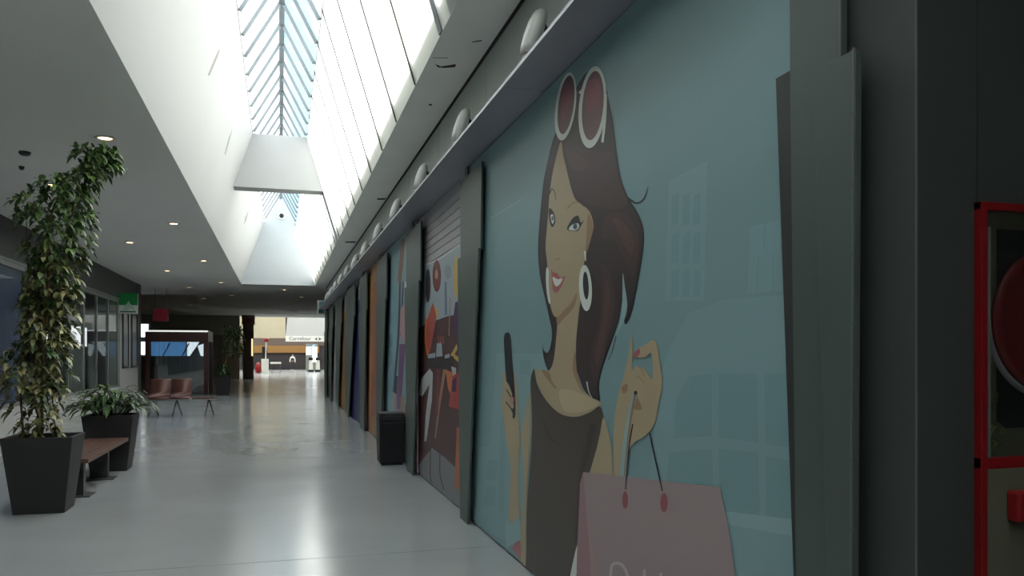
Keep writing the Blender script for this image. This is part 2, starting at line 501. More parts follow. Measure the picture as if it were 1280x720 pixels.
# pale town behind
A.shape([(836, 226), (884, 201), (880, 376), (831, 376)], PALE, False)
for r0, r1 in ((244, 282), (293, 330), (340, 372)):
    for c0, c1 in ((840, 849), (854, 863), (867, 876)):
        A.shape([(c0, r0), (c1, r0 - 4), (c1 - 1, r1 - 2), (c0 - 1, r1)], WIN, False)
A.shape([(938, 283), (974, 275), (978, 363), (934, 367)], PALE, False)
A.stroke([(956, 278), (955, 312)], 2.2, WIN); A.stroke([(948, 320), (946, 366)], 2, WIN); A.stroke([(966, 318), (966, 364)], 2, WIN)
A.shape([(861, 391), (905, 375), (990, 368), (1004, 560), (1010, 740), (800, 760), (812, 600), (822, 490), (834, 440)], PALE, False)
for q in ([(862, 470), (890, 467), (890, 545), (842, 548), (845, 500)], [(898, 467), (946, 467), (948, 553), (898, 547)],
          [(955, 467), (996, 467), (1000, 562), (957, 555)], [(836, 566), (890, 561), (892, 640), (830, 645)],
          [(898, 561), (948, 566), (950, 650), (900, 644)], [(957, 570), (1000, 578), (1003, 660), (958, 655)]):
    A.shape(q, WIN, False)
A.shape([(621, 442), (680, 442), (700, 470), (700, 720), (592, 720), (598, 560), (612, 558)], PALE, False)
for q in ([(626, 520), (632, 520), (630, 640), (622, 640)], [(610, 575), (622, 575), (620, 600), (608, 600)], [(608, 608), (620, 608), (618, 632), (605, 632)],
          [(650, 450), (664, 450), (664, 470), (650, 468)], [(770, 470), (775, 500), (772, 560), (768, 530)]):
    A.shape(q, WIN, False)
A.shape([(834, 640), (880, 636), (1000, 650), (1000, 672), (880, 650), (834, 655)], PALE2, False)
A.stroke([(613, 273), (630, 263), (652, 249)], 1.8, PALE2)
# hair mass behind
A.shape([(692, 172), (685, 200), (679, 230), (674, 282), (672.5, 315), (675, 345), (681, 372), (686, 395), (690, 415), (688, 433), (684, 441), (679.5, 437), (678, 429),
         (678.5, 440), (680, 449), (683, 459), (687, 463), (700, 455), (719, 462), (730, 487), (741, 498), (750, 502), (749, 480), (755, 455), (765, 427), (774, 400), (778, 378), (781, 405), (789, 393), (797, 357),
         (804, 315), (805, 292), (802, 277), (795, 262), (786, 248), (777, 225), (772, 197), (767, 157), (762, 130), (756, 105), (745, 88), (731, 93), (715, 120), (702, 150)], OUT)
A.shape([(694, 175), (687, 200), (681, 230), (676, 282), (675, 315), (677, 345), (683, 372), (688, 395), (691.5, 415), (690, 437), (684, 444), (683, 455), (688, 461),
         (700, 455), (719, 460), (731, 485), (748, 499), (746, 480), (753, 455), (763, 425), (772, 398), (777, 372), (783, 398), (794, 357),
         (801, 315), (802.5, 292), (800, 277), (793, 264), (784, 250), (775, 227), (769.5, 197), (765, 160), (760, 132), (754, 107), (745, 90), (732, 95), (716, 122), (704, 150)], HA)
A.shape([(704, 178), (722, 185), (748, 190), (766, 192), (772, 222), (784, 252), (770, 262), (748, 258), (735, 255), (718, 240), (709, 214)], HB)
A.shape([(760, 268), (782, 268), (797, 290), (798, 318), (791, 345), (778, 320), (766, 300), (752, 296)], HB)
A.shape([(766, 272), (784, 283), (793, 303), (788, 318), (776, 296)], HC)
A.shape([(752, 330), (764, 345), (768, 385), (758, 430), (748, 470), (742, 480), (738, 440), (750, 400), (752, 360)], HB)
A.shape([(757, 350), (763, 372), (757, 415), (747, 455), (744, 440), (753, 400)], HC)
A.shape([(708, 186), (722, 192), (736, 205), (724, 214), (712, 205)], HC)
A.shape([(778.5, 341), (781, 358), (784, 380), (781, 398), (774, 412), (768, 424), (776, 398), (778, 370)], PALE2)
A.stroke([(785, 248), (796, 254), (805, 248), (810, 234)], 3.2, OUT, .8)
A.stroke([(770, 420), (765, 440), (760, 450)], 1.2, OUT, .6)
# neck and chest
A.shape([(697, 385), (697, 402), (692, 450), (685, 464), (676, 463), (669, 462), (669, 470), (673, 482), (683, 501), (700, 517), (720, 521), (740, 515), (752, 504),
         (738, 496), (728, 486), (721, 470), (720, 430), (723, 395), (726, 355)], SK, n=4)
A.shape([(721, 366), (718, 383), (705, 398), (697, 406), (697, 392), (712, 378)], SKD)
A.shape([(719, 440), (716, 462), (724, 484), (730, 490), (722, 470)], SKD)
A.shape([(677, 463), (686, 465), (690, 476), (696, 486), (690, 482)], SKD)
A.shape([(699, 489), (712, 487), (728, 493), (748, 504), (736, 512), (718, 516), (704, 512)], pc('skin_light', 166, 152, 122))
A.stroke([(733.5, 477), (736, 490), (740, 497)], 1.6, WH, .5)
# face
A.shape([(701, 177), (692, 210), (687, 242), (685, 270), (682, 307), (684, 330), (686, 365), (688, 382), (692, 394), (697, 396), (704, 389), (714, 378), (722, 361), (729, 333),
         (733, 316), (741, 289), (741, 276), (735, 262), (720, 250), (714, 235), (709, 215), (704, 194)], SK)
A.shape([(735, 268), (741, 280), (739, 297), (732, 318), (733, 298)], SKD)
A.stroke([(687, 242), (690, 236), (693, 240), (695, 250)], 1.4, OUT, .6)
A.stroke([(709, 261), (716, 254), (723, 253), (730, 259)], 2.0, SKD, .8)
A.shape([(686, 262), (689, 261), (693, 268), (694, 278), (690, 284), (687, 276)], OUT)
A.shape([(688, 270), (691, 268), (692.5, 275), (690.5, 280)], WH)
A.ell(690.6, 273, 1.4, 3, pc('iris', 80, 95, 110))
A.shape([(709, 287), (713, 277), (718, 271), (723, 270), (726, 278), (730, 275), (725, 284), (721, 289)], OUT)
A.shape([(711, 287), (715, 281), (722, 279), (724, 283), (720, 288)], WH)
A.ell(719, 283, 2.8, 4, pc('iris', 80, 95, 110)); A.ell(719, 283, 1.2, 2, OUT)
A.stroke([(694, 325), (697, 324), (700, 323)], 1.5, SKD)
A.shape([(689, 337), (692, 341), (696, 341), (701, 347), (706.5, 345), (703, 355), (698, 364), (694, 366), (691, 361), (690, 350)], LIP)
A.shape([(691, 346), (697, 349), (703, 348), (700, 355), (695, 358), (692, 353)], WH)
A.ell(685.5, 357, 2.8, 23, WH, 4); A.ell(688.3, 358, 2.2, 20, SK, 3)
A.stroke([(731, 314), (732, 326)], 2.5, WH, 1.5)
A.ell(731.8, 360, 8, 29, WH, 3); A.ell(732.3, 357, 3.6, 17.5, OUT, 3)
# sunglasses on the hair
A.ell(707, 133, 12.5, 43, WH, -7.5); A.ell(707.6, 131, 9.6, 37, LENS, -7.5)
A.shape([(704, 112), (711, 105), (714, 120), (708, 140), (701, 150)], LENSH)
A.ell(740.5, 134, 17, 51.5, WH, -5); A.ell(741, 132, 13.2, 43.5, LENS, -5)
A.shape([(732, 110), (742, 98), (750, 105), (748, 130), (735, 140)], LENSH)
A.stroke([(718, 116), (723, 113), (727, 116)], 5, WH); A.stroke([(757, 118), (756, 150), (753, 178)], 3.6, WH, 3)
# dress
A.shape([(667, 461), (663, 478), (665, 520), (664, 560), (661, 600), (658.5, 640), (658, 690), (660, 730), (700, 790), (712, 730), (720, 690), (723.5, 651), (725, 604), (738, 590),
         (746, 560), (750, 542), (755, 526), (750, 508), (738, 515), (720, 521), (700, 517), (683, 501), (672, 482), (669, 468)], DR, n=4)
A.stroke([(680, 528), (688, 548), (705, 558)], 3, DRD, 1); A.stroke([(742, 530), (735, 560), (726, 600), (720, 680)], 9, DRD, 3)
A.shape([(719, 690), (722, 684), (721, 715), (713, 740), (712, 725)], WH)
# her raised arm and the handset
A.shape([(630, 466), (628, 490), (627, 507), (630, 525), (632, 545), (638, 580), (637.5, 615), (636, 648), (641, 652), (649, 647), (648, 610), (648, 590), (650, 545), (648, 520), (646.5, 485), (642, 462), (636, 458)], SK)
A.shape([(630, 422), (634, 415.5), (638, 420), (640, 445), (643, 480), (644.5, 515), (641.5, 523), (637, 505), (633, 478), (631, 450)], OUT)
A.shape([(628, 480), (634, 478), (640, 492), (638, 497), (630, 492)], SK); A.shape([(628, 494), (636, 494), (642, 506), (640, 511), (630, 506)], SK); A.shape([(628, 508), (636, 509), (641, 518), (638, 521), (630, 517)], SK)
A.stroke([(633, 487), (639, 497)], 1.4, OUT); A.stroke([(632, 502), (640, 512)], 1.4, OUT)
A.ell(640, 500, 2.5, 4, pc('nail', 160, 110, 100))
A.shape([(652, 545), (656, 520), (661, 490), (663, 520), (662, 560), (659, 605), (657.5, 650), (657, 707), (651, 698), (652, 650), (655, 600)], SK)
A.shape([(632, 650), (638, 655), (649, 648), (651, 670), (648, 686), (640, 680), (633, 684)], PALE2)
A.shape([(640, 684), (650, 676), (651, 698), (645, 692)], pc('pink_cloth', 150, 100, 105))
# other arm, hand with bag cords
A.shape([(754, 522), (759, 535), (764, 560), (766, 592), (768, 606), (734, 606), (738, 588), (746, 560), (750, 542)], SK, n=4)
A.shape([(789, 417), (786, 442), (779, 472), (772, 497), (768, 525), (767, 560), (769, 605), (778, 605), (784, 575), (790, 556), (807, 544), (819, 528), (823, 505), (828, 480), (825, 455), (821, 430),
         (816, 425), (805, 432), (795, 438), (795, 446), (806, 447), (814, 441), (816, 458), (815, 474), (806, 462), (796, 458), (790, 462), (791, 436)], SK, n=4)
A.shape([(792, 442), (799, 436), (800, 441), (797, 446), (793, 446)], LIP)
A.stroke([(798, 458), (803, 464), (806, 472)], 1.3, SKD, .6); A.stroke([(795, 470), (802, 474), (806, 482)], 1.3, SKD, .6)
A.shape([(777, 484), (784, 480), (784, 488), (779, 492)], SKD); A.shape([(795, 494), (801, 506), (802, 512), (792, 510)], SKD)
A.shape([(792, 490), (784, 520), (778, 560), (775, 600), (782, 602), (785, 560), (790, 520), (796, 496)], PALE2); A.stroke([(794, 492), (786, 540), (780, 600)], 3, SKD, 1.5)
A.ell(794.5, 491, 2.2, 2.6, OUT)
# shopping bag
A.shape([(729, 590), (900, 609), (912, 668), (928, 790), (727, 790), (722, 720), (725, 604)], PINK, False)
A.shape([(729, 590), (725, 604), (721, 700), (720, 780), (741, 780), (737, 690), (733, 640)], PINKD, False)
A.shape([(733, 625), (737, 680), (740, 760), (746, 760), (741, 690)], pc('bag_fold', 150, 124, 118), False)
A.stroke([(791, 530), (786, 560), (782, 612)], 1.6, OUT); A.stroke([(812, 541), (820, 578), (828, 614)], 1.7, OUT)
A.ell(781.5, 625, 3.6, 11, REDP); A.ell(830, 628.5, 4.6, 12, REDP)
A.stroke([(763, 722), (765, 707), (772, 704), (779, 708), (784, 719), (785, 740), (776, 762)], 3.6, pc('bag_letter', 168, 160, 158))
A.stroke([(805.5, 712), (805.5, 762)], 3.4, MATS['print_bag_letter']); A.stroke([(826, 716), (826, 766)], 3.4, MATS['print_bag_letter'])
pos = thing('advertising_mural', 'huge teal wall mural of a dark haired woman with a pink shopping bag', 'mural', (PX, 4.6, 0))
A.mb.build('printed_panel', pos)

# ------------------------------------------------------------------ shop shutters with prints beyond
M_slat = mat('shutter_slat', (.42, .42, .43), .45, var=.05)
M_rail = mat('pinkish_guide_rail', (.42, .33, .36), .5)
def shutter(y0, y1, label, curtain, zt=3.235):
    t = thing('roller_shutter', label, 'shutter', (WX, (y0 + y1) / 2, 0), 'printed shop shutters along the right wall')
    b = MB(); n = 36; zs = [(.012 + (zt - .012) * i / n) for i in range(n + 1)]
    for i in range(n):
        z0, z1 = zs[i], zs[i + 1]; h = z1 - z0
        b.hexa([(WX - .012, y0, z0), (WX - .002, y0, z0), (WX - .002, y1, z0), (WX - .012, y1, z0)],
               [(WX - .004, y0, z1), (WX - .002, y0, z1), (WX - .002, y1, z1), (WX - .004, y1, z1)], curtain)
    b.build('slat_curtain', t)
    for ya, yb in ((y0, y0 + .1), (y1 - .1, y1)):
        b = MB(); b.box(WX - .04, WX - .002, ya, yb, .012, zt, M_rail); b.build('guide_rail', t)
    return t
def banner(t, y0, y1, z0, zc, fn, m, x=1.69):
    p = Print(x, ylim=(y0, y1)); p.mb.box(x, x + .003, y0, y1, z0, zc, m); fn(p); p.mb.build('printed_mural', t)

t = shutter(7.12, 10.2, 'roller shutter with a cafe scene of seated figures in red, yellow and white', M_slat)
K2 = .72
def q(n, r, g, bl): return pc('b_' + n, r, g, bl, K2)
def cafe(p):
    p.x = 1.6898
    p.shape([(515, 336), (531.5, 331), (550, 323), (570, 309), (600, 297), (600, 640), (515, 640)], q('white', 138, 150, 156), False)
    p.stroke([(529, 332), (550, 323), (571, 308), (580, 303)], 1.6, q('line', 190, 190, 190))
    p.shape([(515, 412), (532, 405), (560, 395), (600, 388), (600, 660), (515, 640)], q('maroon', 72, 46, 46), False)
    p.shape([(515, 575), (540, 560), (556, 572), (575, 590), (600, 600), (600, 680), (515, 660)], q('grey', 112, 112, 114), False)
    p.ell(535, 357, 3.4, 21, q('black', 42, 34, 36)); p.ell(546, 345, 5.4, 20, q('redbrown', 104, 48, 44)); p.ell(545.5, 343, 1.8, 6, q('skin', 160, 130, 115))
    p.ell(560, 340, 4.5, 9, q('grey2', 122, 132, 140)); p.stroke([(557, 352), (557.5, 394)], 2.4, q('blue', 90, 105, 125))
    p.ell(570.6, 346, 3.6, 27, q('yellow', 178, 148, 72)); p.stroke([(563, 372), (561, 420)], 1.3, q('tan', 140, 112, 90))
    p.shape([(569, 378), (574, 376), (576, 418), (570, 424), (566, 402)], q('purple', 70, 40, 78), False)
    p.shape([(541, 378), (546, 394), (538, 438), (533, 446), (531, 412), (535, 396)], q('red', 150, 66, 56), False)
    p.stroke([(545, 384), (547, 396)], 3, q('yellow', 178, 148, 72)); p.stroke([(533, 398), (532, 424), (535, 444)], 2, q('orange', 178, 100, 60))
    p.shape([(578, 408), (580, 440), (576, 472), (573, 450), (575, 424)], q('orange', 178, 100, 60), False)
    p.shape([(571, 430), (563, 444), (577, 456), (579, 450), (568, 443), (572, 436)], q('yellow', 178, 148, 72), False)
    p.shape([(533, 448), (567, 445), (567, 461), (533, 460)], q('black', 42, 34, 36), False)
    p.shape([(546, 429), (552, 428), (553, 445), (545, 446)], q('white', 138, 150, 156), False); p.shape([(535, 443), (544, 441), (544, 447), (535, 448)], q('white', 138, 150, 156), False)
    p.shape([(556, 444), (562, 442), (562, 447), (556, 448)], q('white', 138, 150, 156), False)
    for u in (548, 551, 554): p.stroke([(u, 420), (u + .5, 430)], 1.2, q('red', 150, 66, 56))
    p.shape([(537, 461), (526, 474), (523, 494), (528, 495), (537, 480), (532, 520), (530.5, 552), (533, 551), (540, 500), (541, 466)], q('leg', 158, 160, 160), False)
    p.shape([(564, 458), (570, 460), (570, 470), (566, 470)], q('leg', 158, 160, 160), False)
    p.stroke([(556, 462), (550, 500), (544, 548)], 4, q('tan', 140, 112, 90), 1.5); p.stroke([(548, 462), (546, 520)], 4, q('redbrown', 104, 48, 44), 3)
    p.shape([(557, 462), (566, 466), (564, 495), (560, 486)], q('orange', 178, 100, 60), False)
    p.shape([(566, 470), (572, 466), (578, 462), (576, 500), (574, 512), (561, 508)], q('redb', 152, 56, 56), False)
    p.shape([(565, 476), (571, 470), (570, 490), (565, 490)], q('purple', 70, 40, 78), False)
    p.shape([(571, 534), (586, 537), (583, 617), (568, 609)], q('orangeb', 158, 92, 56), False)
    p.stroke([(538, 560), (538, 598), (541, 602)], 1.2, q('black', 42, 34, 36)); p.stroke([(550, 565), (550, 592), (555, 612)], 1.2, q('black', 42, 34, 36))
banner(t, 7.22, 10.1, .012, .05, cafe, q('grey', 112, 112, 114))

t = shutter(10.22, 13.68, 'pale blue shutter printed with a slim figure in purple clothes, right behind the black bin', M_slat)
def blue(p):
    p.stroke([(504, 298), (502, 325), (499, 352)], 5, q('brown', 120, 84, 66)); p.stroke([(507, 352), (509, 420)], 3, q('whiteb', 176, 182, 180))
    p.stroke([(500, 352), (498, 420), (492, 490)], 2.2, q('navy', 44, 46, 66)); p.stroke([(504, 352), (501, 420)], 2, q('navy', 44, 46, 66))
    p.ell(504, 405, 4, 24, q('pink', 156, 118, 120)); p.stroke([(503, 430), (501, 470), (498, 512)], 8, q('mauve', 96, 66, 98), 5)
    p.stroke([(509, 420), (511, 470), (513, 515)], 4, q('sea', 72, 104, 122)); p.stroke([(496, 470), (494, 500)], 3, q('navy', 44, 46, 66))
    p.stroke([(494, 492), (493, 520)], 3, q('pink', 156, 118, 120)); p.stroke([(503, 495), (502, 520)], 4, q('tan', 140, 112, 90)); p.stroke([(508, 505), (507, 522)], 3, q('redb', 152, 56, 56))
    p.shape([(478, 420), (491, 418), (491, 434), (478, 436)], q('pane', 104, 128, 132), False); p.shape([(478, 440), (490, 438), (490, 456), (478, 458)], q('pane', 104, 128, 132), False)
banner(t, 10.32, 13.58, .012, 3.23, blue, q('paleblue', 112, 142, 148))
t = shutter(13.72, 16.48, 'orange shutter printed with tall flame-like figures, just beyond the pale blue one', M_slat)
def orange(p):
    p.stroke([(463, 345), (462, 380), (458, 420)], 6, q('ochre', 166, 126, 62), 3); p.stroke([(468, 352), (470, 420), (466, 520)], 5, q('rust', 138, 84, 66), 7)
    p.stroke([(461, 400), (459, 470), (456, 520)], 3, q('brown', 120, 84, 66)); p.stroke([(470, 410), (470, 470)], 2, q('redb', 152, 56, 56)); p.stroke([(464, 420), (462, 520)], 2.5, q('flame', 168, 112, 80))
banner(t, 13.82, 16.38, .012, 3.23, orange, q('orangebg', 140, 102, 70))
t = shutter(16.52, 20.33, 'plain dark blue shutter between grey pilasters', M_slat)
banner(t, 16.62, 20.23, .012, 2.75, lambda p: None, pc('deep_blue', 16, 24, 86, .8))
t = shutter(20.37, 24.03, 'ochre yellow shutter beyond the dark blue one', M_slat)
banner(t, 20.47, 23.93, .012, 2.7, lambda p: (p.stroke([(431, 400), (430, 480)], 2, q('brown', 120, 84, 66))), q('ochrebg', 132, 98, 40))
t = shutter(24.07, 27.68, 'unprinted pale grey shutter near the far end of the row', M_slat)
shutter(27.72, 30.98, 'farthest grey shutter of the row on the right', M_slat)

# ------------------------------------------------------------------ pilasters
def tplate(b, x0, x1, yb, yt, z0, z1, m):
    b.hexa([(x0, yb[0], z0), (x1, yb[0], z0), (x1, yb[1], z0), (x0, yb[1], z0)], [(x0, yt[0], z1), (x1, yt[0], z1), (x1, yt[1], z1), (x0, yt[1], z1)], m)
pil = [((6.5, 7.36), (6.95, 7.25), 'second grey pilaster, at the far edge of the big teal mural'),
       ((9.52, 10.7), (10.0, 10.45), 'grey pilaster beside the black bin'),
       ((12.7, 14.0), (13.4, 14.0), 'grey pilaster between the pale blue and orange shutters'),
       ((15.7, 17.2), (16.1, 16.9), 'grey pilaster between the orange and dark blue shutters'),
       ((18.3, 20.9), (19.9, 20.8), 'grey pilaster between the dark blue and ochre shutters'),
       ((22.4, 24.6), (23.6, 24.5), 'grey pilaster just beyond the ochre shutter'),
       ((26.2, 28.2), (27.3, 28.1), 'second to last grey pilaster of the right wall'),
       ((29.4, 30.95), (29.7, 30.9), 'last grey pilaster at the far end of the right wall')]
GP = 'tapered pilasters along the right wall'
for (ty, by, lab) in pil:
    c = (ty[0] + ty[1]) / 2
    t = thing('pilaster', lab, 'pilaster', (WX, c, 0), GP)
    b = MB(); b.box(1.64, 1.655, by[0] + (by[1] - by[0]) * .55, by[1] - .03, 0, 3.23, M_clad); b.build('core', t)
    b = MB(); tplate(b, 1.62, 1.64, (ty[0] + .04, ty[1] - .05), (ty[0], ty[1] - .02), 2.40, 3.13, M_clad); b.build('upper_plate', t, bevel=.004)
    b = MB(); tplate(b, 1.60, 1.62, by, (ty[0] + .03, ty[1]), 0, 2.41, M_clad); b.build('lower_plate', t, bevel=.004)
t = thing('pilaster', 'nearest pilaster, with overlapping dark tapered plates beside the mural', 'pilaster', (1.65, 2.2, 0), GP)
b = MB(); tplate(b, 1.641, 1.648, (2.1, 2.25), (2.1, 2.395), 0, 2.456, M_cladd); b.build('back_plate', t)
b = MB(); tplate(b, 1.618, 1.638, (2.03, 2.235), (2.03, 2.28), 0, 2.3, M_clad); tplate(b, 1.618, 1.638, (2.03, 2.28), (2.03, 2.3), 2.3, CZ, M_clad); b.build('core', t)
b = MB(); tplate(b, 1.59, 1.612, (1.955, 2.025), (1.935, 2.125), 0, 2.385, M_clad); b.build('front_plate', t, bevel=.002)
b = MB()
for i in range(12):
    z0 = .2 * i; b.box(1.588, 1.594, 1.938 + .02 * (1 - z0 / 2.4), 1.944 + .02 * (1 - z0 / 2.4), z0, z0 + .19, M_seam)
b.build('edge_strip', t)
b = MB(); b.box(1.612, 1.618, 2.027, 2.033, 2.2, CZ, M_seam); b.build('seam', t)

# ------------------------------------------------------------------ floodlights on the ledge
def floodlight():
    t = thing('floodlight', 'x', 'light', (1.56, 4.84, 3.27), 'white floodlights on the wall ledge')
    b = MB(); rs = []
    prof = [(0, .045, .06), (.05, .055, .085), (.14, .06, .1), (.22, .055, .1), (.27, .04, .075), (.295, .012, .02)]
    for h, rx, ry in prof:
        ring = []
        for j in range(16):
            a = 2 * PI * j / 16
            ring.append((1.505 + h * .3 + rx * math.cos(a), 4.84 + ry * math.sin(a), 3.41 + h))
        rs.append(ring)
    b.rings(rs, M_whitep); b.build('housing', t)
    b = MB(); b.box(1.48, 1.56, 4.80, 4.88, 3.27, 3.42, M_whitep); b.build('foot', t)
    b = MB(); b.tube([(1.60, 4.84, 3.58), (1.695, 4.88, 3.62)], .008, M_dmetal); b.lathe([(.022, -.02), (.025, 0), (.018, .02)], (1.62, 4.86, 3.60), M_dmetal, 10); b.build('bracket', t)
    return t
fl = floodlight()
names = ['nearest floodlight on the ledge, above the mural woman\'s sunglasses', 'white floodlight on the ledge above the far edge of the teal mural', 'white floodlight on the ledge above the cafe scene shutter',
         'fourth white floodlight along the ledge', 'fifth white floodlight along the ledge, above the pale blue shutter', 'sixth white floodlight along the ledge', 'seventh white floodlight along the ledge, above the orange shutter',
         'eighth white floodlight along the ledge', 'ninth white floodlight along the ledge', 'tenth white floodlight along the ledge', 'eleventh white floodlight along the ledge', 'farthest white floodlight on the ledge']
for i, lab in enumerate(names):
    if i == 0: fl['label'] = lab
    else: dup(fl, (1.56, 4.84 + 2.12 * i, 3.27), lab)

# ------------------------------------------------------------------ downlights
M_lamp = mat('warm_lamp', (.9, .8, .6), .5, emit=(1, .6, .3), estr=9.0)
def downlight():
    t = thing('downlight', 'x', 'light', (0, 0, CZ), 'recessed ceiling downlights')
    b = MB(); b.lathe([(.075, 0), (.11, 0), (.115, -.012), (.085, -.016), (.075, 0)], (0, 0, CZ), M_whitep, 24); b.build('rim', t)
    b = MB(); b.lathe([(.074, -.002), (.074, -.006)], (0, 0, CZ), M_lamp, 20); b.build('lamp', t)
    return t
dl = downlight()
spots = [(-2.0, 10.5), (-3.3, 13.6), (-2.0, 16.9), (-3.3, 20), (-2.0, 23.3), (-3.3, 26.3), (-2.0, 30), (-3.3, 32.5), (-2.0, 36.4), (-3.3, 38.5), (-2.0, 43), (-3.3, 45), (-4.4, 43.5), (-2.0, 49), (-3.3, 51),
         (.16, 32.6), (.9, 36.5), (.45, 43), (-.4, 44.5), (.9, 49), (-.4, 51)]
dn = {0: 'nearest lit downlight, above the top of the tall potted tree', 1: 'lit downlight at the left, beside the crown of the tall potted tree', 2: 'lit downlight in the left ceiling near the skylight edge, third one along',
      3: 'orange-lit downlight to the right of the tall tree', 4: 'fifth downlight along, close to the skylight edge', 5: 'lit downlight above the green hanging sign', 6: 'downlight left of the end of the second skylight',
      7: 'downlight nearest above the red hanging sign', 15: 'lit downlight centred just past the end of the second skylight', 16: 'downlight right of centre past the second skylight'}
for i, (x, y) in enumerate(spots):
    side = 'left' if x < -1 else 'middle'
    lab = dn.get(i, 'small round downlight in the far %s part of the ceiling, %s' % (side, ['first', 'second', 'third', 'fourth', 'fifth', 'sixth', 'seventh'][(i - 8 if i < 15 else i - 17) % 7] + ' beyond the skylight'))
    if i == 0: dl.location = (x, y, CZ); dl['label'] = lab
    else: dup(dl, (x, y, CZ), lab)
for i, (u, v, lab) in enumerate(((31, 190, 'small dark smoke detector on the left ceiling, above the tall tree'), (27, 208, 'tiny dark sensor behind the smoke detector on the left ceiling'))):
    p = hit(u, v, (0, 0, CZ), (0, 0, 1)); k = .07 if i == 0 else .035
    b = MB(); b.lathe([(k, 0), (k, -.02), (k * .7, -.045), (k * .3, -.05)], p, M_dmetal, 16)
    tag(b.build('smoke_detector'), lab, 'detector')
# camera on the end wall of the second shaft
p = hit(352, 270, (0, 30.5, 0), (0, 1, 0))
t = thing('security_camera', 'small dark dome camera on the pale end wall of the far skylight', 'camera', tuple(p))
b = MB(); b.lathe([(.14, 0), (.14, -.05), (.12, -.06)], p, M_whitep, 20, 'y'); b.build('mount', t)
b = MB(); b.lathe([(.085, -.05), (.085, -.1), (.05, -.15), (.01, -.16)], p, M_black, 16, 'y'); b.build('dome', t)

# ------------------------------------------------------------------ fire hose cabinet
CX0, CX1, cz0, cz1 = 1.848, 2.62, 1.208, 1.925
t = thing('fire_hose_cabinet', 'red framed fire hose cabinet with glass front on the dark near wall', 'cabinet', (CX0, NY, 0))
b = MB(); D0, D1 = NY - .025, NY
b.box(CX0, CX0 + .022, D0, D1, .35, cz1, M_red); b.box(CX1 - .022, CX1, D0, D1, .35, cz1, M_red)
b.box(CX0, CX1, D0 + .001, D1, cz1 - .022, cz1, M_red); b.box(CX0, CX1, D0 + .001, D1, cz0 - .02, cz0 + .012, M_red); b.box(CX0, CX1, D0, D1, .35, .372, M_red)
b.build('frame', t, bevel=.002)
M_olive = mat('olive_cabinet_inside', (.13, .125, .085), .6)
b = MB(); b.box(CX0 + .022, CX1 - .022, NY - .028, NY - .001, .372, cz0 - .02, M_olive); b.build('lower_panel', t)
b = MB(); b.box(CX0 + .022, CX1 - .022, NY - .004, NY - .001, cz0 + .012, cz1 - .022, M_olive)
b.box(CX0 + .075, CX1 - .075, NY - .0055, NY - .004, cz0 + .09, cz1 - .07, M_black); b.build('back_panel', t)
b = MB(); b.box(CX0 + .024, CX0 + .028, D0 - .004, D0 + .006, cz0 + .012, cz1 - .07, M_seam); b.build('pane_edge', t, )
b = MB(); b.box(CX0 + .022, CX1 - .022, D0 + .003, D0 + .006, cz0 + .012, cz1 - .022, M_cab); b.build('glass', t)
rc = (2.1, NY - .012, 1.5 + .1)
rl = MB(); rl.lathe([(.2, 0.004), (.2, -.003), (.17, -.005), (.165, -.003), (.03, -.003)], rc, M_redd, 48, 'y'); rl.lathe([(.05, -.003), (.045, -.006), (.01, -.007)], rc, M_red, 20, 'y')
r = rl.build('hose_reel', t)
b = MB(); ring = []
for j in range(49):
    a = PI + PI * .9 * j / 48
    ring.append((rc[0] + .213 * math.cos(a), rc[1] + .004, rc[2] + .213 * math.sin(a)))
b.tube(ring, .009, mat('grey_hose', (.4, .38, .4), .5), 8); b.build('hose', t)
b = MB()
for j in range(14):
    a = rnd.uniform(0, 6.28); x = CX0 + .045 + rnd.uniform(0, .04); z = cz0 + .08 + rnd.uniform(-.05, .09)
    b.add([(x, NY - .010, z), (x + .03 * math.cos(a), NY - .012, z + .03 * math.sin(a)), (x + .02 * math.cos(a + .9), NY - .008, z + .03 * math.sin(a + .9))], [(0, 1, 2)], M_leafv if j % 3 else M_leafd)
b.build('painted_leaf_reflection', t)  # leaf-coloured flecks paint in a plant's reflection on the cabinet glass
# alarm box below the window
ax, az = 1.93, 1.045
t = thing('fire_alarm_button', 'small red alarm box with a pale letter below the hose cabinet window', 'alarm', (ax, NY, az))
b = MB(); b.box(ax, ax + .12, NY - .07, NY - .028, az, az + .085, M_red); b.build('box', t, bevel=.008)
fc = bpy.data.curves.new('letters', 'FONT'); fc.body = 'E'; fc.size = .04; fc.extrude = .0008
fo = bpy.data.objects.new('letters', fc); COL.objects.link(fo)
bpy.context.view_layer.update()
me = bpy.data.meshes.new_from_object(fo.evaluated_get(bpy.context.evaluated_depsgraph_get())); bpy.data.objects.remove(fo)
lo = bpy.data.objects.new('lettering', me); COL.objects.link(lo); me.materials.append(M_whitep)
lo.parent = t; lo.rotation_euler = (PI / 2, 0, 0); lo.location = (.027, -.071, .03)

# ------------------------------------------------------------------ black bin
bx0, bx1, by0, by1 = 1.30, 1.662, 10.98, 11.32
t = thing('waste_bin', 'black square waste bin standing against the right wall', 'bin', (1.48, 11.15, 0))
b = MB(); b.hexa([(bx0 + .008, by0 + .008, .03), (bx1 - .008, by0 + .008, .03), (bx1 - .008, by1 - .008, .03), (bx0 + .008, by1 - .008, .03)],
                 [(bx0, by0, .6), (bx1, by0, .6), (bx1, by1, .6), (bx0, by1, .6)], M_black); b.build('body', t, bevel=.02)
b = MB(); b.hexa([(bx0 - .004, by0 - .004, .6), (bx1 + .004, by0 - .004, .6), (bx1 + .004, by1 + .004, .6), (bx0 - .004, by1 + .004, .6)],
                 [(bx0 + .01, by0 + .02, .72), (bx1 - .01, by0 + .02, .72), (bx1 - .01, by1 - .02, .72), (bx0 + .01, by1 - .02, .72)], M_black); b.build('lid', t, bevel=.015)
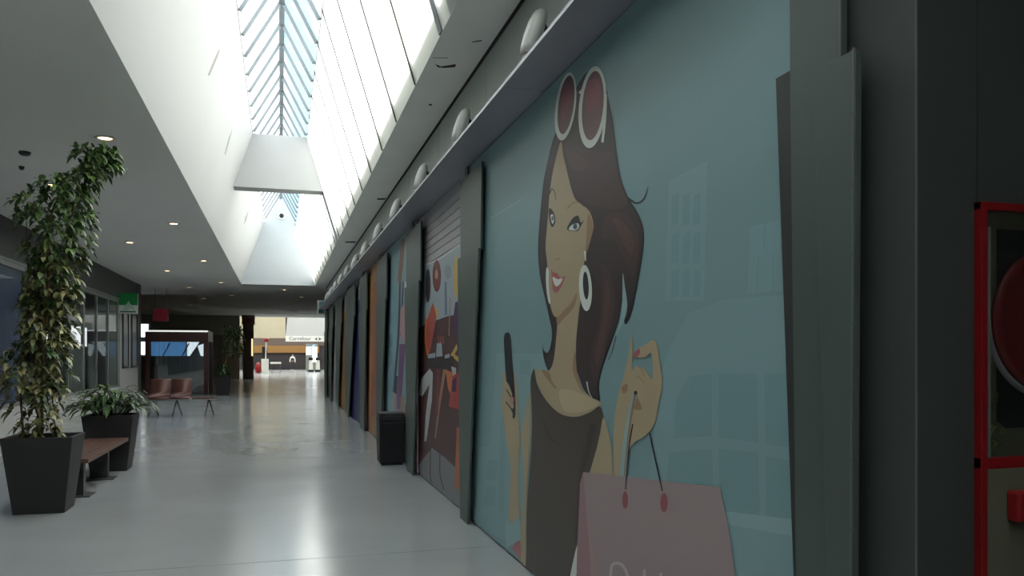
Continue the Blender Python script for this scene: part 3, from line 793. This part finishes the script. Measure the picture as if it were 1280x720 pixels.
b = MB(); b.box(bx0 + .06, bx1 - .06, by0 - .004, by0 + .03, .625, .675, mat('bin_flap', (.03, .03, .033), .35)); b.build('flap', t)
b = MB(); b.box(bx0 + .04, bx1 - .04, by0 + .04, by1 - .04, 0, .03, M_black); b.build('foot', t)

# ------------------------------------------------------------------ planters
def planter(name, label, cx, cy, group='planters'):
    t = thing(name, label, 'plant', (cx, cy, 0), 'potted plants down the mall')
    w0, d0, w1, d1, h = .22, .19, .305, .27, .73
    def ring(w, d, z): return [(cx - w, cy - d, z), (cx + w, cy - d, z), (cx + w, cy + d, z), (cx - w, cy + d, z)]
    b = MB(); b.rings([ring(w0, d0, 0), ring(w1, d1, h), ring(w1 - .03, d1 - .03, h), ring(w1 - .045, d1 - .045, h - .12)], M_planter, False)
    b.build('planter', t, bevel=.006)
    b = MB(); n = 12
    vs = []; fs = []
    for i in range(n + 1):
        for j in range(n + 1):
            vs.append((cx + (w1 - .045) * (2 * i / n - 1), cy + (d1 - .045) * (2 * j / n - 1), h - .06 + rnd.uniform(-.008, .012)))
    for i in range(n):
        for j in range(n): fs.append((i * (n + 1) + j, (i + 1) * (n + 1) + j, (i + 1) * (n + 1) + j + 1, i * (n + 1) + j + 1))
    b.add(vs, fs, M_soil); b.build('soil', t)
    return t
def leaflet(b, base, d, L, W, m, droop=.25):
    d = d.normalized(); side = d.cross(Vector((0, 0, 1)))
    if side.length < .05: side = Vector((1, 0, 0))
    side.normalize(); up = side.cross(d)
    pts = []
    for t, w, dz in ((0, .12, 0), (.35, 1, .06), (.7, .75, -.02), (1, .03, -droop)):
        c = base + d * (L * t) + Vector((0, 0, dz * L))
        pts.append((c - side * W * w / 2 + up * .08 * W * w, c, c + side * W * w / 2 + up * .08 * W * w))
    vs = [p for tr in pts for p in tr]
    fs = []
    for i in range(3):
        for j in range(2):
            a = i * 3 + j; fs.append((a, a + 1, a + 4, a + 3))
    b.add(vs, fs, m, True)
def rosette(b, p, out, n, L, W, m):
    out = out.normalized()
    a = out.cross(Vector((.3, .2, 1))).normalized(); c = out.cross(a)
    for i in range(n):
        t = 2 * PI * i / n + rnd.uniform(-.3, .3)
        d = a * math.cos(t) + c * math.sin(t) + out * rnd.uniform(.1, .55)
        leaflet(b, p, d, L * rnd.uniform(.7, 1.15), W * rnd.uniform(.8, 1.2), m)

# tall variegated tree
PCX, PCY = -2.2, 8.73
t1 = planter('potted_tree', 'tall leafy tree with variegated yellow-green leaves in a dark tapered planter', PCX, PCY)
zc = 8.0
def bx(u): return (u - 350) * .96 * zc / 1000
prof = [(545, 38, 92), (520, 22, 95), (490, 10, 98), (455, 8, 100), (430, 26, 104), (400, 30, 106), (370, 32, 108), (340, 36, 112), (315, 34, 122), (290, 26, 126), (265, 20, 128), (245, 30, 126), (232, 60, 130), (222, 96, 146), (205, 88, 158), (188, 92, 150)]
def span(v):
    for (va, a0, a1), (vb, b0, b1) in zip(prof, prof[1:]):
        if vb <= v <= va:
            k = (va - v) / (va - vb); return a0 + (b0 - a0) * k, a1 + (b1 - a1) * k
    return prof[-1][1:]
stems = MB()
def zrel(v): return EYE + (445 - v) * zc / 1000
stems.tube([(PCX - .05, PCY, .6), (PCX - .03, PCY + .02, 1.4), (bx(68), PCY, 2.2), (bx(72), PCY, 2.9), (bx(92), PCY - .02, 3.25), (bx(122), PCY, 3.5)], [.025, .022, .018, .013, .009, .005], M_bark)
stems.tube([(PCX + .1, PCY + .05, .6), (PCX + .04, PCY + .05, 1.3), (bx(85), PCY + .08, 2.1), (bx(88), PCY + .06, 2.8), (bx(108), PCY, 3.1)], [.02, .018, .014, .01, .005], M_bark)
stems.tube([(PCX - .16, PCY - .05, .6), (PCX - .19, PCY - .06, 1.2), (bx(48), PCY - .05, 2.1), (bx(45), PCY - .05, 2.85)], [.02, .017, .012, .005], M_bark)
stems.tube([(PCX, PCY - .08, .6), (PCX + .01, PCY - .08, 1.5), (bx(66), PCY - .05, 2.4)], [.015, .013, .006], M_bark)
stems.build('stem', t1)
fa, fb = MB(), MB()
for i in range(660):
    v = rnd.uniform(188, 547)
    if v < 235 and rnd.random() < .1: continue
    a0, a1 = span(v); cx = (bx(a0) + bx(a1)) / 2; hw = (bx(a1) - bx(a0)) / 2 - .04
    ang = rnd.uniform(0, 2 * PI); rr = math.sqrt(rnd.random())
    p = Vector((cx + hw * rr * math.cos(ang), PCY + min(hw, .36) * rr * math.sin(ang), zrel(v)))
    if v > 490 and rnd.random() < .55: continue
    if p.z < .85 and p.x > PCX + .24: continue
    out = Vector((math.cos(ang) * .9, math.sin(ang) * .9, .55))
    low = v > 335 + rnd.uniform(-40, 40)
    rosette(fb if low else fa, p, out, rnd.choice((5, 6, 7)), .105, .042, M_leafv if (low and rnd.random() < .75) else (M_leaf if not low else M_leafd))
fa.build('green_foliage', t1); fb.build('variegated_foliage', t1)
# low leafy plant
P2X, P2Y = -2.14, 11.62
t2 = planter('potted_plant', 'low spreading dark green plant in a planter at the far end of the wooden bench', P2X, P2Y)
b = MB(); st = MB()
for i in range(150):
    a = rnd.uniform(0, 2 * PI); r = math.sqrt(rnd.random()) * .42; h = .72 + .36 * (1 - (r / .46) ** 2) * rnd.uniform(.5, 1) + .05
    p = Vector((P2X + r * math.cos(a), P2Y + r * .85 * math.sin(a), h))
    root = Vector((P2X + .12 * math.cos(a) * r / .42, P2Y + .12 * math.sin(a) * r / .42, .66))
    st.tube([root, (root + p) / 2 + Vector((0, 0, .06)), p], .003, M_leafd, 5)
    leaflet(b, p, Vector((math.cos(a), math.sin(a), rnd.uniform(-.3, .5))), rnd.uniform(.16, .24), .06, M_leafd if rnd.random() < .7 else M_leaf, .35)
    leaflet(b, p * .5 + root * .5 + Vector((0, 0, .05)), Vector((math.cos(a + 1), math.sin(a + 1), .4)), rnd.uniform(.14, .2), .055, M_leafd, .35)
st.build('stem', t2); b.build('foliage', t2)
# distant plant
P3X, P3Y = -2.1, 32.6
t3 = planter('potted_plant', 'distant dark potted plant with a bare stem and high crown, left of the brown column', P3X, P3Y)
b = MB(); st = MB()
st.tube([(P3X, P3Y, .6), (P3X + .1, P3Y, 1.4), (P3X + .3, P3Y, 2.1), (P3X + .4, P3Y, 2.5)], [.03, .025, .02, .01], M_bark)
for i in range(110):
    a = rnd.uniform(0, 2 * PI); r = math.sqrt(rnd.random())
    if i < 75: p = Vector((P3X + .35 + .42 * r * math.cos(a), P3Y + .4 * r * math.sin(a), 2.1 + rnd.uniform(-.55, .5)))
    else: p = Vector((P3X + .3 * r * math.cos(a), P3Y + .3 * r * math.sin(a), .85 + rnd.uniform(-.1, .25)))
    rosette(b, p, Vector((math.cos(a), math.sin(a), .5)), 6, .17, .07, M_leafd)
st.build('stem', t3); b.build('foliage', t3)

# ------------------------------------------------------------------ benches
t = thing('wooden_bench', 'long brown wooden bench between the two near planters', 'bench', (-2.12, 10.15, 0))
for k in range(4):
    x0 = -2.36 + .122 * k
    b = MB(); b.box(x0, x0 + .115, 9.05, 11.3, .405, .45, M_wood); b.build('seat_plank', t, bevel=.004)
for y in (9.55, 10.8):
    b = MB(); b.box(-2.22, -2.02, y - .05, y + .05, .012, .385, M_dmetal); b.box(-2.33, -1.92, y - .04, y + .04, .385, .405, M_dmetal); lg = b.build('leg', t)
    b = MB(); b.box(-2.32, -1.94, y - .14, y + .14, 0, .012, M_dmetal); b.build('foot_plate', lg)
BY = 21.5
t = thing('metal_bench', 'metal bench with red-brown seat shells and a bare table end, beyond the planters', 'bench', (-2.4, BY, 0))
b = MB(); b.tube([(-3.2, BY, .42), (-1.6, BY, .42)], .025, M_metal); b.tube([(-3.2, BY - .25, .43), (-1.6, BY - .25, .43)], .015, M_metal); b.build('beam', t)
for k in range(2):
    x0 = -3.12 + k * .5
    b = MB(); rs = []
    for (yy, zz) in ((-.3, .45), (-.05, .44), (.12, .47), (.2, .6), (.27, .9)):
        rs.append([(x0, BY + yy, zz), (x0 + .47, BY + yy, zz), (x0 + .47, BY + yy + .025, zz + .025), (x0, BY + yy + .025, zz + .025)])
    b.rings(rs, M_leather, True); b.build('seat_shell', t)
b = MB(); b.box(-2.1, -1.58, BY - .28, BY + .12, .44, .465, M_leather); b.build('table_top', t, bevel=.004)
for x in (-3.0, -2.45, -1.7):
    for s in (-1, 1):
        b = MB(); b.tube([(x - .02, BY - .05, .42), (x + .09 * s, BY - .1 + s * .2, .01)], .016, M_dmetal); b.build('leg', t)

# ------------------------------------------------------------------ left shop fronts
def shopfront(y0, y1, label, nm):
    t = thing('shop_window', label, 'shop window', (LX, (y0 + y1) / 2, 0), 'glazed shop windows along the left side')
    b = MB(); b.box(LX - .2, LX + .03, y0, y1, 0, .52, M_plinth); b.build('plinth', t)
    b = MB()
    for i in range(nm + 1):
        y = y0 + (y1 - y0 - .08) * i / nm; b.box(LX - .06, LX, y, y + .08, .52, 3.29, M_frame)
    b.box(LX - .059, LX - .001, y0, y1, .52, .6, M_frame); b.box(LX - .059, LX - .001, y0, y1, 3.2, 3.29, M_frame); b.build('frame', t)
    b = MB(); b.box(LX - .035, LX - .028, y0 + .05, y1 - .05, .58, 3.22, M_glass); b.build('glass', t)
shopfront(4.0, 9.4, 'shop window at the left end of the row, largely outside the frame', 3)
shopfront(9.4, 14.0, 'second shop window on the left, before the dark blue display', 3)
shopfront(14.0, 18.5, 'shop window with dark blue display behind the tall tree', 2)
shopfront(18.5, 23.2, 'glazed shop window just right of the tall tree', 3)
shopfront(23.2, 27.86, 'glazed shop window beside the pale pier with the green sign', 3)
t = thing('window_display', 'dark blue and purple poster filling the left shop window', 'poster', (LX - .12, 16, .6))
M_navy = mat('navy_print', (.06, .08, .2), .35, var=.5, scale=2.2)
b = MB(); b.box(LX - .12, LX - .1, 12.0, 18.3, .6, 3.2, M_navy)
for k in range(26):
    y = rnd.uniform(12.2, 18.1); z = rnd.uniform(.8, 2.8); r0 = rnd.uniform(.03, .1)
    b.lathe([(r0, .0005), (r0 * .9, .001)], (LX - .1, y, z), mat('blue_dot', (.09, .12, .25), .35) if k % 3 else mat('mauve_dot', (.2, .1, .2), .35), 14, 'x')
b.poly([(LX - .0985, 14.2, 2.75), (LX - .0985, 16.4, 2.85), (LX - .0985, 16.2, 3.18), (LX - .0985, 14.2, 3.18)], mat('pink_print', (.3, .06, .11), .4))
b.build('printed_sheet', t)
def poster(y0, y1, z0, z1, c, label, x=-6.4, e=.5):  # glowing boards added in place of bright reflections in the shop glass
    t = thing('reflection_board', label, 'poster', (x, (y0 + y1) / 2, z0), 'glowing boards standing in for shop glass reflections')
    b = MB(); b.box(x - .06, x, y0, y1, z0, z1, M_frame); b.build('case', t)
    b = MB(); b.box(x, x + .006, y0 + .03, y1 - .03, z0 + .03, z1 - .03, mat('lit_' + label[:9].replace(' ', '_'), c, .4, emit=c, estr=e)); b.build('sheet', t)
    for y in (y0 + .1, y1 - .14):
        b = MB(); b.box(x - .05, x - .02, y, y + .04, 0, z0, M_frame); b.build('leg', t)
poster(22.4, 24.6, 1.75, 2.35, (.12, .3, .75), 'blue lightbox behind the left shop glass')
poster(24.9, 26.6, 1.75, 2.4, (.85, .86, .88), 'white lightbox behind the left shop glass', e=.8)
poster(26.8, 27.6, 1.75, 2.4, (.8, .75, .4), 'yellow lightbox behind the left shop glass', e=.6)
poster(28.4, 30.6, 1.8, 2.5, (.85, .8, .84), 'pinkish white lightbox deepest in the left shop', e=.8)
# notice boards on the pier
for i, (y0, y1, z0, z1, lab) in enumerate(((28.3, 29.3, 1.1, 3.0, 'narrow dark notice board on the pale pier, nearer one'), (29.9, 31.0, 1.1, 3.0, 'narrow dark notice board on the pale pier, farther one'))):
    t = thing('notice_board', lab, 'board', (LX + .02, (y0 + y1) / 2, z0))
    b = MB(); X = LX + .02
    for q4 in ((y0, y0 + .07, z0, z1), (y1 - .07, y1, z0, z1)): b.box(X, X + .05, *q4, M_dmetal)
    for q4 in ((y0, y1, z0, z0 + .07), (y0, y1, z1 - .07, z1)): b.box(X, X + .049, *q4, M_dmetal)
    b.build('frame', t)
    b = MB(); b.box(X, X + .02, y0 + .06, y1 - .06, z0 + .06, z1 - .06, mat('grey_notice', (.2, .21, .22), .3)); b.build('sheet', t)
# hanging signs
t = thing('hanging_sign', 'green and white hanging sign on the left, projecting from the pale pier', 'sign', (-4.7, 28.0, 3.0))
b = MB(); b.box(-4.92, -4.37, 27.9, 27.98, 2.85, 3.5, mat('sign_white', (.62, .68, .64), .4)); b.build('panel', t, bevel=.004)
b = MB(); b.box(-4.92, -4.37, 27.885, 27.9, 3.12, 3.5, mat('sign_green', (.015, .24, .06), .4)); b.build('green_field', t)
b = MB(); pts = [(-4.8, 2.95), (-4.74, 3.1), (-4.68, 3.16), (-4.63, 3.27), (-4.59, 3.16), (-4.5, 3.1), (-4.47, 2.97), (-4.58, 3.04), (-4.66, 2.94)]
b.poly([(x, 27.88, z) for x, z in pts], mat('sign_pale', (.4, .55, .5), .4)); b.box(-4.88, -4.42, 27.882, 27.9, 2.89, 2.93, mat('sign_ink', (.05, .12, .09), .4)); b.build('emblem', t)
b = MB(); b.box(-4.94, -4.9, 27.92, 27.96, 2.85, 3.5, M_dmetal); b.build('bracket', t)
t = thing('hanging_sign', 'red hanging sign beyond the green one', 'sign', (-4.4, 33.4, 2.9))
b = MB(); b.box(-4.7, -4.15, 33.4, 33.48, 2.85, 3.33, mat('sign_red', (.35, .02, .05), .4)); b.build('panel', t, bevel=.004)
b = MB(); b.tube([(-4.62, 33.44, 3.33), (-4.62, 33.44, CZ)], .012, M_dmetal); b.tube([(-4.22, 33.44, 3.33), (-4.22, 33.44, CZ)], .012, M_dmetal); b.build('hanger', t)
t = thing('hanging_sign', 'small white and teal sign projecting at the end of the right ledge', 'sign', (1.6, 31.2, 3.1))
b = MB(); b.box(1.35, 1.74, 31.02, 31.1, 3.08, 3.6, M_whitep); b.build('panel', t)
b = MB(); b.poly([(1.38, 31.01, 3.12), (1.55, 31.01, 3.12), (1.7, 31.01, 3.55), (1.42, 31.01, 3.55)], mat('sign_teal', (.1, .3, .34), .4)); b.build('teal_field', t)

# ------------------------------------------------------------------ kiosk shop at the left, far side
t = thing('kiosk', 'dark framed glass kiosk with blue and white posters, far left', 'kiosk', (-3.8, 34, 0))
M_kf = mat('dark_red_frame', (.06, .025, .025), .35)
kx0, kx1, ky0, ky1 = -5.0, -2.72, 33.6, 36.0
b = MB()
for x in (kx0, kx1 - .16):
    for y in (ky0, ky1 - .12): b.box(x, x + .16, y, y + .12, 0, 2.5, M_kf)
b.build('post', t)
b = MB(); b.box(kx0, kx1, ky0 - .01, ky1, 2.08, 2.5, M_kf); b.build('header', t)
b = MB(); b.box(kx0, kx1, ky0 - .03, ky0 - .01, 2.44, 2.5, mat('kiosk_light', (.7, .72, .7), .4, emit=(.8, .85, .8), estr=.5)); b.build('light_strip', t)
b = MB(); b.box(kx0 + .16, kx1 - .16, ky0 + .04, ky0 + .05, 0.05, 2.08, M_glass); b.build('glass', t)
b = MB(); b.box(kx0 + .16, kx1 - .16, ky1 - .3, ky1 - .25, 0, 2.08, M_shopin); b.build('back_panel', t)
b = MB(); b.box(kx0 + .2, -3.55, ky0 + .1, ky0 + .12, 1.5, 2.05, mat('kiosk_blue', (.09, .24, .5), .4, emit=(.09, .24, .5), estr=.35))
for x in (-4.4, -3.7): b.poly([(x, ky0 + .09, 1.5), (x + .04, ky0 + .09, 1.5), (x + .3, ky0 + .09, 2.0), (x + .24, ky0 + .09, 2.0)], M_dk)
b.build('blue_poster', t)
b = MB(); b.poly([(-3.5, ky0 + .1, 1.5), (-3.4, ky0 + .1, 1.5), (-3.05, ky0 + .1, 2.05), (-3.5, ky0 + .1, 2.05)], mat('kiosk_white', (.8, .84, .86), .4, emit=(.8, .85, .9), estr=.6))
b.poly([(-3.0, ky0 + .1, 1.5), (-2.9, ky0 + .1, 1.5), (-2.9, ky0 + .1, 1.98), (-3.12, ky0 + .1, 1.9)], mat('kiosk_white', (.8, .84, .86), .4)); b.build('white_poster', t)
# bright sign behind
t = thing('lightbox', 'glowing white lightbox left of the kiosk', 'sign', (-5.6, 36.8, 0))
b = MB(); b.box(-6.4, -5.3, 36.8, 36.95, 1.5, 2.9, M_frame); b.box(-5.9, -5.8, 36.85, 36.95, 0, 1.5, M_frame); b.build('case', t)
b = MB(); b.box(-6.35, -5.35, 36.78, 36.8, 1.55, 2.1, mat('glow_white', (.9, .9, .9), .4, emit=(.9, .95, 1), estr=.9)); b.box(-6.35, -5.35, 36.78, 36.8, 2.3, 2.85, MATS['glow_white']); b.build('panel', t)
# brown column
t = thing('column', 'dark brown column standing in the far end of the mall', 'column', (-2.0, 54, 0))
b = MB(); b.box(-2.28, -1.62, 53.7, 54.3, 0, CZ - .6, M_brown); b.build('shaft', t, bevel=.02)
b = MB(); b.box(-2.34, -1.55, 53.64, 54.36, CZ - .6, CZ, mat('brown_red_cap', (.13, .05, .035), .35)); b.build('capital', t)
b = MB(); b.box(-1.75, -1.66, 53.66, 53.7, 1.5, 2.6, mat('column_light', (.9, .6, .3), .4, emit=(1, .65, .3), estr=.9)); b.build('light_strip', t)

# ------------------------------------------------------------------ far hall
t = thing('store_sign', 'white fascia sign with dark store lettering at the far end', 'sign', (2.2, 69.9, 2.7))
b = MB(); b.box(.45, 3.7, 69.75, 69.95, 2.72, 3.18, M_whitep); b.build('panel', t)
def lettering(body, size, loc, parent, m, name='lettering'):
    fc = bpy.data.curves.new('letters', 'FONT'); fc.body = body; fc.size = size; fc.extrude = .004
    fo = bpy.data.objects.new('letters', fc); COL.objects.link(fo); bpy.context.view_layer.update()
    me = bpy.data.meshes.new_from_object(fo.evaluated_get(bpy.context.evaluated_depsgraph_get())); bpy.data.objects.remove(fo)
    lo = bpy.data.objects.new(name, me); COL.objects.link(lo); me.materials.append(m)
    lo.parent = parent; lo.rotation_euler = (PI / 2, 0, 0); lo.location = Vector(loc) - Vector(parent['_w'])
    return lo
M_ink = mat('sign_blue_ink', (.03, .04, .09), .5)
lettering('Carrefour', .44, (.72, 69.74, 2.83), t, M_ink)
b = MB(); X0 = 3.1
b.poly([(X0 - .28, 69.74, 2.95), (X0 - .05, 69.74, 3.1), (X0 - .1, 69.74, 2.95), (X0 - .05, 69.74, 2.8)], M_ink)
b.poly([(X0 + .3, 69.74, 2.95), (X0 + .0, 69.74, 3.1), (X0 + .08, 69.74, 2.95), (X0 + .0, 69.74, 2.8)], M_ink); b.build('emblem', t)

t = thing('shop_stand', 'pale grey counter stand with red and dark panels, far down the mall', 'stand', (-1.3, 72.5, 0))
b = MB(); b.box(-1.55, -.95, 72.3, 72.8, 0, 1.25, M_whitep); b.build('counter', t, bevel=.03)
b = MB(); b.box(-1.5, -1.05, 72.75, 72.85, 1.25, 2.3, M_dk); b.build('back_panel', t)
b = MB(); b.tube([(-1.2, 72.7, 1.25), (-1.15, 72.7, 2.75)], .06, M_whitep); b.lathe([(.02, -.2), (.2, -.12), (.24, 0), (.18, .14), (.03, .2)], (-1.15, 72.7, 2.9), M_red, 14); b.build('topper', t)
b = MB(); b.lathe([(.05, 0), (.25, .1), (.3, .45), (.2, .8), (.05, .95)], (-1.8, 72.5, .0), M_red, 14); b.build('red_bollard', t)
t = thing('low_table', 'small pale low table beside the far counter stand', 'table', (-.3, 76, 0))
b = MB(); b.box(-.85, .1, 75.7, 76.3, .78, .95, M_whitep); b.build('top', t, bevel=.02)
for x in (-.75, -.02): b = MB(); b.box(x, x + .06, 75.8, 76.2, 0, .78, M_dmetal); b.build('leg', t)
for x, lab in ((2.55, 'white display stand with black base in the far hall, left one'), (3.2, 'white display stand with black base in the far hall, right one')):
    t = thing('display_stand', lab, 'stand', (x + .25, 78, 0), 'display stands in the far hall')
    b = MB(); b.box(x, x + .5, 77.8, 78.2, 0, .2, M_black); b.build('base', t)
    b = MB(); b.hexa([(x + .06, 77.85, .2), (x + .44, 77.85, .2), (x + .44, 78.15, .2), (x + .06, 78.15, .2)], [(x + .1, 77.9, 1.1), (x + .4, 77.9, 1.1), (x + .4, 78.1, 1.1), (x + .1, 78.1, 1.1)], M_whitep); b.build('body', t)
    b = MB(); b.box(x + .05, x + .45, 77.85, 78.15, 1.1, 1.35, M_black); b.build('head', t)
t = thing('lightbox', 'glowing white and blue lightbox at the right of the far hall', 'sign', (2.9, 80, 0))
b = MB(); b.box(2.4, 3.5, 80, 80.2, 0, 2.7, M_frame); b.build('case', t)
b = MB(); b.box(2.45, 2.9, 79.97, 80, 1.6, 2.4, MATS['glow_white']); b.box(3.0, 3.45, 79.97, 80, .9, 2.4, MATS['glow_white']); b.build('panel', t)
b = MB(); b.poly([(2.45, 79.96, 1.9), (2.6, 79.96, 1.9), (3.3, 79.96, 2.6), (3.1, 79.96, 2.6)], mat('glow_blue', (.2, .4, .9), .4, emit=(.2, .4, .9), estr=.6)); b.build('blue_stripe', t)

# ------------------------------------------------------------------ person far away
def skin_obj(name, parent, pts, edges, rads, m, root=0):
    me = bpy.data.meshes.new(name); me.from_pydata(pts, edges, []); me.update()
    o = bpy.data.objects.new(name, me); COL.objects.link(o); o.parent = parent; me.materials.append(m)
    o.modifiers.new('skin', 'SKIN')
    if not me.skin_vertices: me.attributes  # the modifier reads the layer made below
    bm = bmesh.new(); bm.from_mesh(me); lay = bm.verts.layers.skin.verify()
    bm.verts.ensure_lookup_table()
    for i, v in enumerate(bm.verts):
        r = rads[i]; v[lay].radius = r if isinstance(r, tuple) else (r, r); v[lay].use_root = (i == root)
    bm.to_mesh(me); bm.free()
    sb = o.modifiers.new('sub', 'SUBSURF'); sb.levels = 1; sb.render_levels = 1
    for p in me.polygons: p.use_smooth = True
    return o
M_skin = mat('skin_tone', (.45, .28, .2), .5); M_cloth = mat('dark_clothes', (.02, .02, .028), .8); M_top = mat('pale_sleeve', (.6, .58, .56), .8); M_hair = mat('dark_hair', (.03, .02, .015), .6)
t = thing('person', 'distant person in dark clothes with pale sleeves walking in the far hall', 'person', (1.25, 86, 0))
P = [(0, 0, .93), (0, 0, 1.1), (0, 0, 1.3), (0, 0, 1.42), (0, -.01, 1.5), (0, -.015, 1.58), (0, -.01, 1.66),
     (.17, 0, 1.37), (.24, .02, 1.12), (.26, -.1, .9), (.26, -.14, .8), (-.17, 0, 1.37), (-.25, .02, 1.12), (-.27, -.1, .92), (-.27, -.14, .82),
     (.09, 0, .88), (.1, -.1, .5), (.1, -.02, .09), (.1, -.16, .04), (-.09, 0, .88), (-.1, .08, .5), (-.1, .2, .1), (-.1, .06, .04), (0, -.12, 1.575)]
E = [(0, 1), (1, 2), (2, 3), (3, 4), (4, 5), (5, 6), (3, 7), (7, 8), (8, 9), (9, 10), (3, 11), (11, 12), (12, 13), (13, 14), (0, 15), (15, 16), (16, 17), (17, 18), (0, 19), (19, 20), (20, 21), (21, 22), (5, 23)]
R = [(.15, .1), (.13, .09), (.16, .1), (.1, .07), .05, .085, .075, .055, .043, .033, .03, .055, .043, .033, .03, .085, .06, .04, .035, .085, .06, .04, .035, .015]
skin_obj('body', t, P, E, R, M_skin)
JI = [0, 1, 2, 3, 7, 8, 9, 11, 12, 13]
JE = [(0, 1), (1, 2), (2, 3), (3, 4), (4, 5), (5, 6), (3, 7), (7, 8), (8, 9)]
skin_obj('jacket', t, [P[i] for i in JI], JE, [(.17, .12), (.15, .11), (.18, .12), (.11, .08), .07, .055, .045, .07, .055, .045], M_top)
TI = [0, 15, 16, 17, 19, 20, 21]
skin_obj('trousers', t, [P[i] for i in TI], [(0, 1), (1, 2), (2, 3), (0, 4), (4, 5), (5, 6)], [(.16, .11), .1, .075, .06, .1, .075, .06], M_cloth)
skin_obj('vest', t, [P[i] for i in (0, 1, 2, 3)], [(0, 1), (1, 2), (2, 3)], [(.18, .13), (.16, .12), (.19, .13), (.1, .09)], M_cloth)
b = MB(); W = Vector(t['_w'])
b.lathe([(.02, .105), (.075, .085), (.098, .02), (.09, -.05)], tuple(W + Vector((0, .015, 1.62))), M_hair, 16); b.build('hair', t)

# ------------------------------------------------------------------ light: sky, portals, camera
w = bpy.data.worlds.new('sky'); S.world = w; w.use_nodes = True
nt = w.node_tree; bg = nt.nodes['Background']
tc = nt.nodes.new('ShaderNodeTexCoord'); sp = nt.nodes.new('ShaderNodeSeparateXYZ'); nt.links.new(tc.outputs['Generated'], sp.inputs[0])
nz = nt.nodes.new('ShaderNodeTexNoise'); nz.inputs['Scale'].default_value = 5; nz.inputs['Detail'].default_value = 6
nt.links.new(tc.outputs['Generated'], nz.inputs['Vector'])
ad = nt.nodes.new('ShaderNodeMath'); ad.operation = 'MULTIPLY_ADD'; ad.inputs[1].default_value = 4.0; ad.inputs[2].default_value = .31
nt.links.new(sp.outputs['X'], ad.inputs[0])
a2 = nt.nodes.new('ShaderNodeMath'); a2.operation = 'MULTIPLY_ADD'; a2.inputs[1].default_value = .45
nt.links.new(nz.outputs['Fac'], a2.inputs[0]); nt.links.new(ad.outputs[0], a2.inputs[2])
rp = nt.nodes.new('ShaderNodeValToRGB')
e = rp.color_ramp.elements
white = (.965, .985, .965, 1); blue = (.17, .29, .36, 1)
e[0].position = .5; e[0].color = white; e[1].position = .58; e[1].color = blue
k = e.new(.74); k.color = blue
k = e.new(.86); k.color = white
nt.links.new(a2.outputs[0], rp.inputs[0]); nt.links.new(rp.outputs[0], bg.inputs['Color'])
bg.inputs['Strength'].default_value = 3.2

cam = bpy.data.cameras.new('camera'); co = bpy.data.objects.new('camera', cam); COL.objects.link(co)
co.location = (0, 0, EYE); co.rotation_euler = (PI / 2, 0, -YAW)
cam.sensor_width = 36; cam.lens = 36 * F / 1280; cam.shift_y = 85 / 1280; cam.clip_start = .05; cam.clip_end = 300
S.camera = co
vs = S.view_settings; vs.view_transform = 'Standard'; vs.look = 'None'; vs.gamma = 1; vs.use_curve_mapping = False; vs.exposure = 0.88

for o in list(bpy.data.objects):
    if '_w' in o: del o['_w']
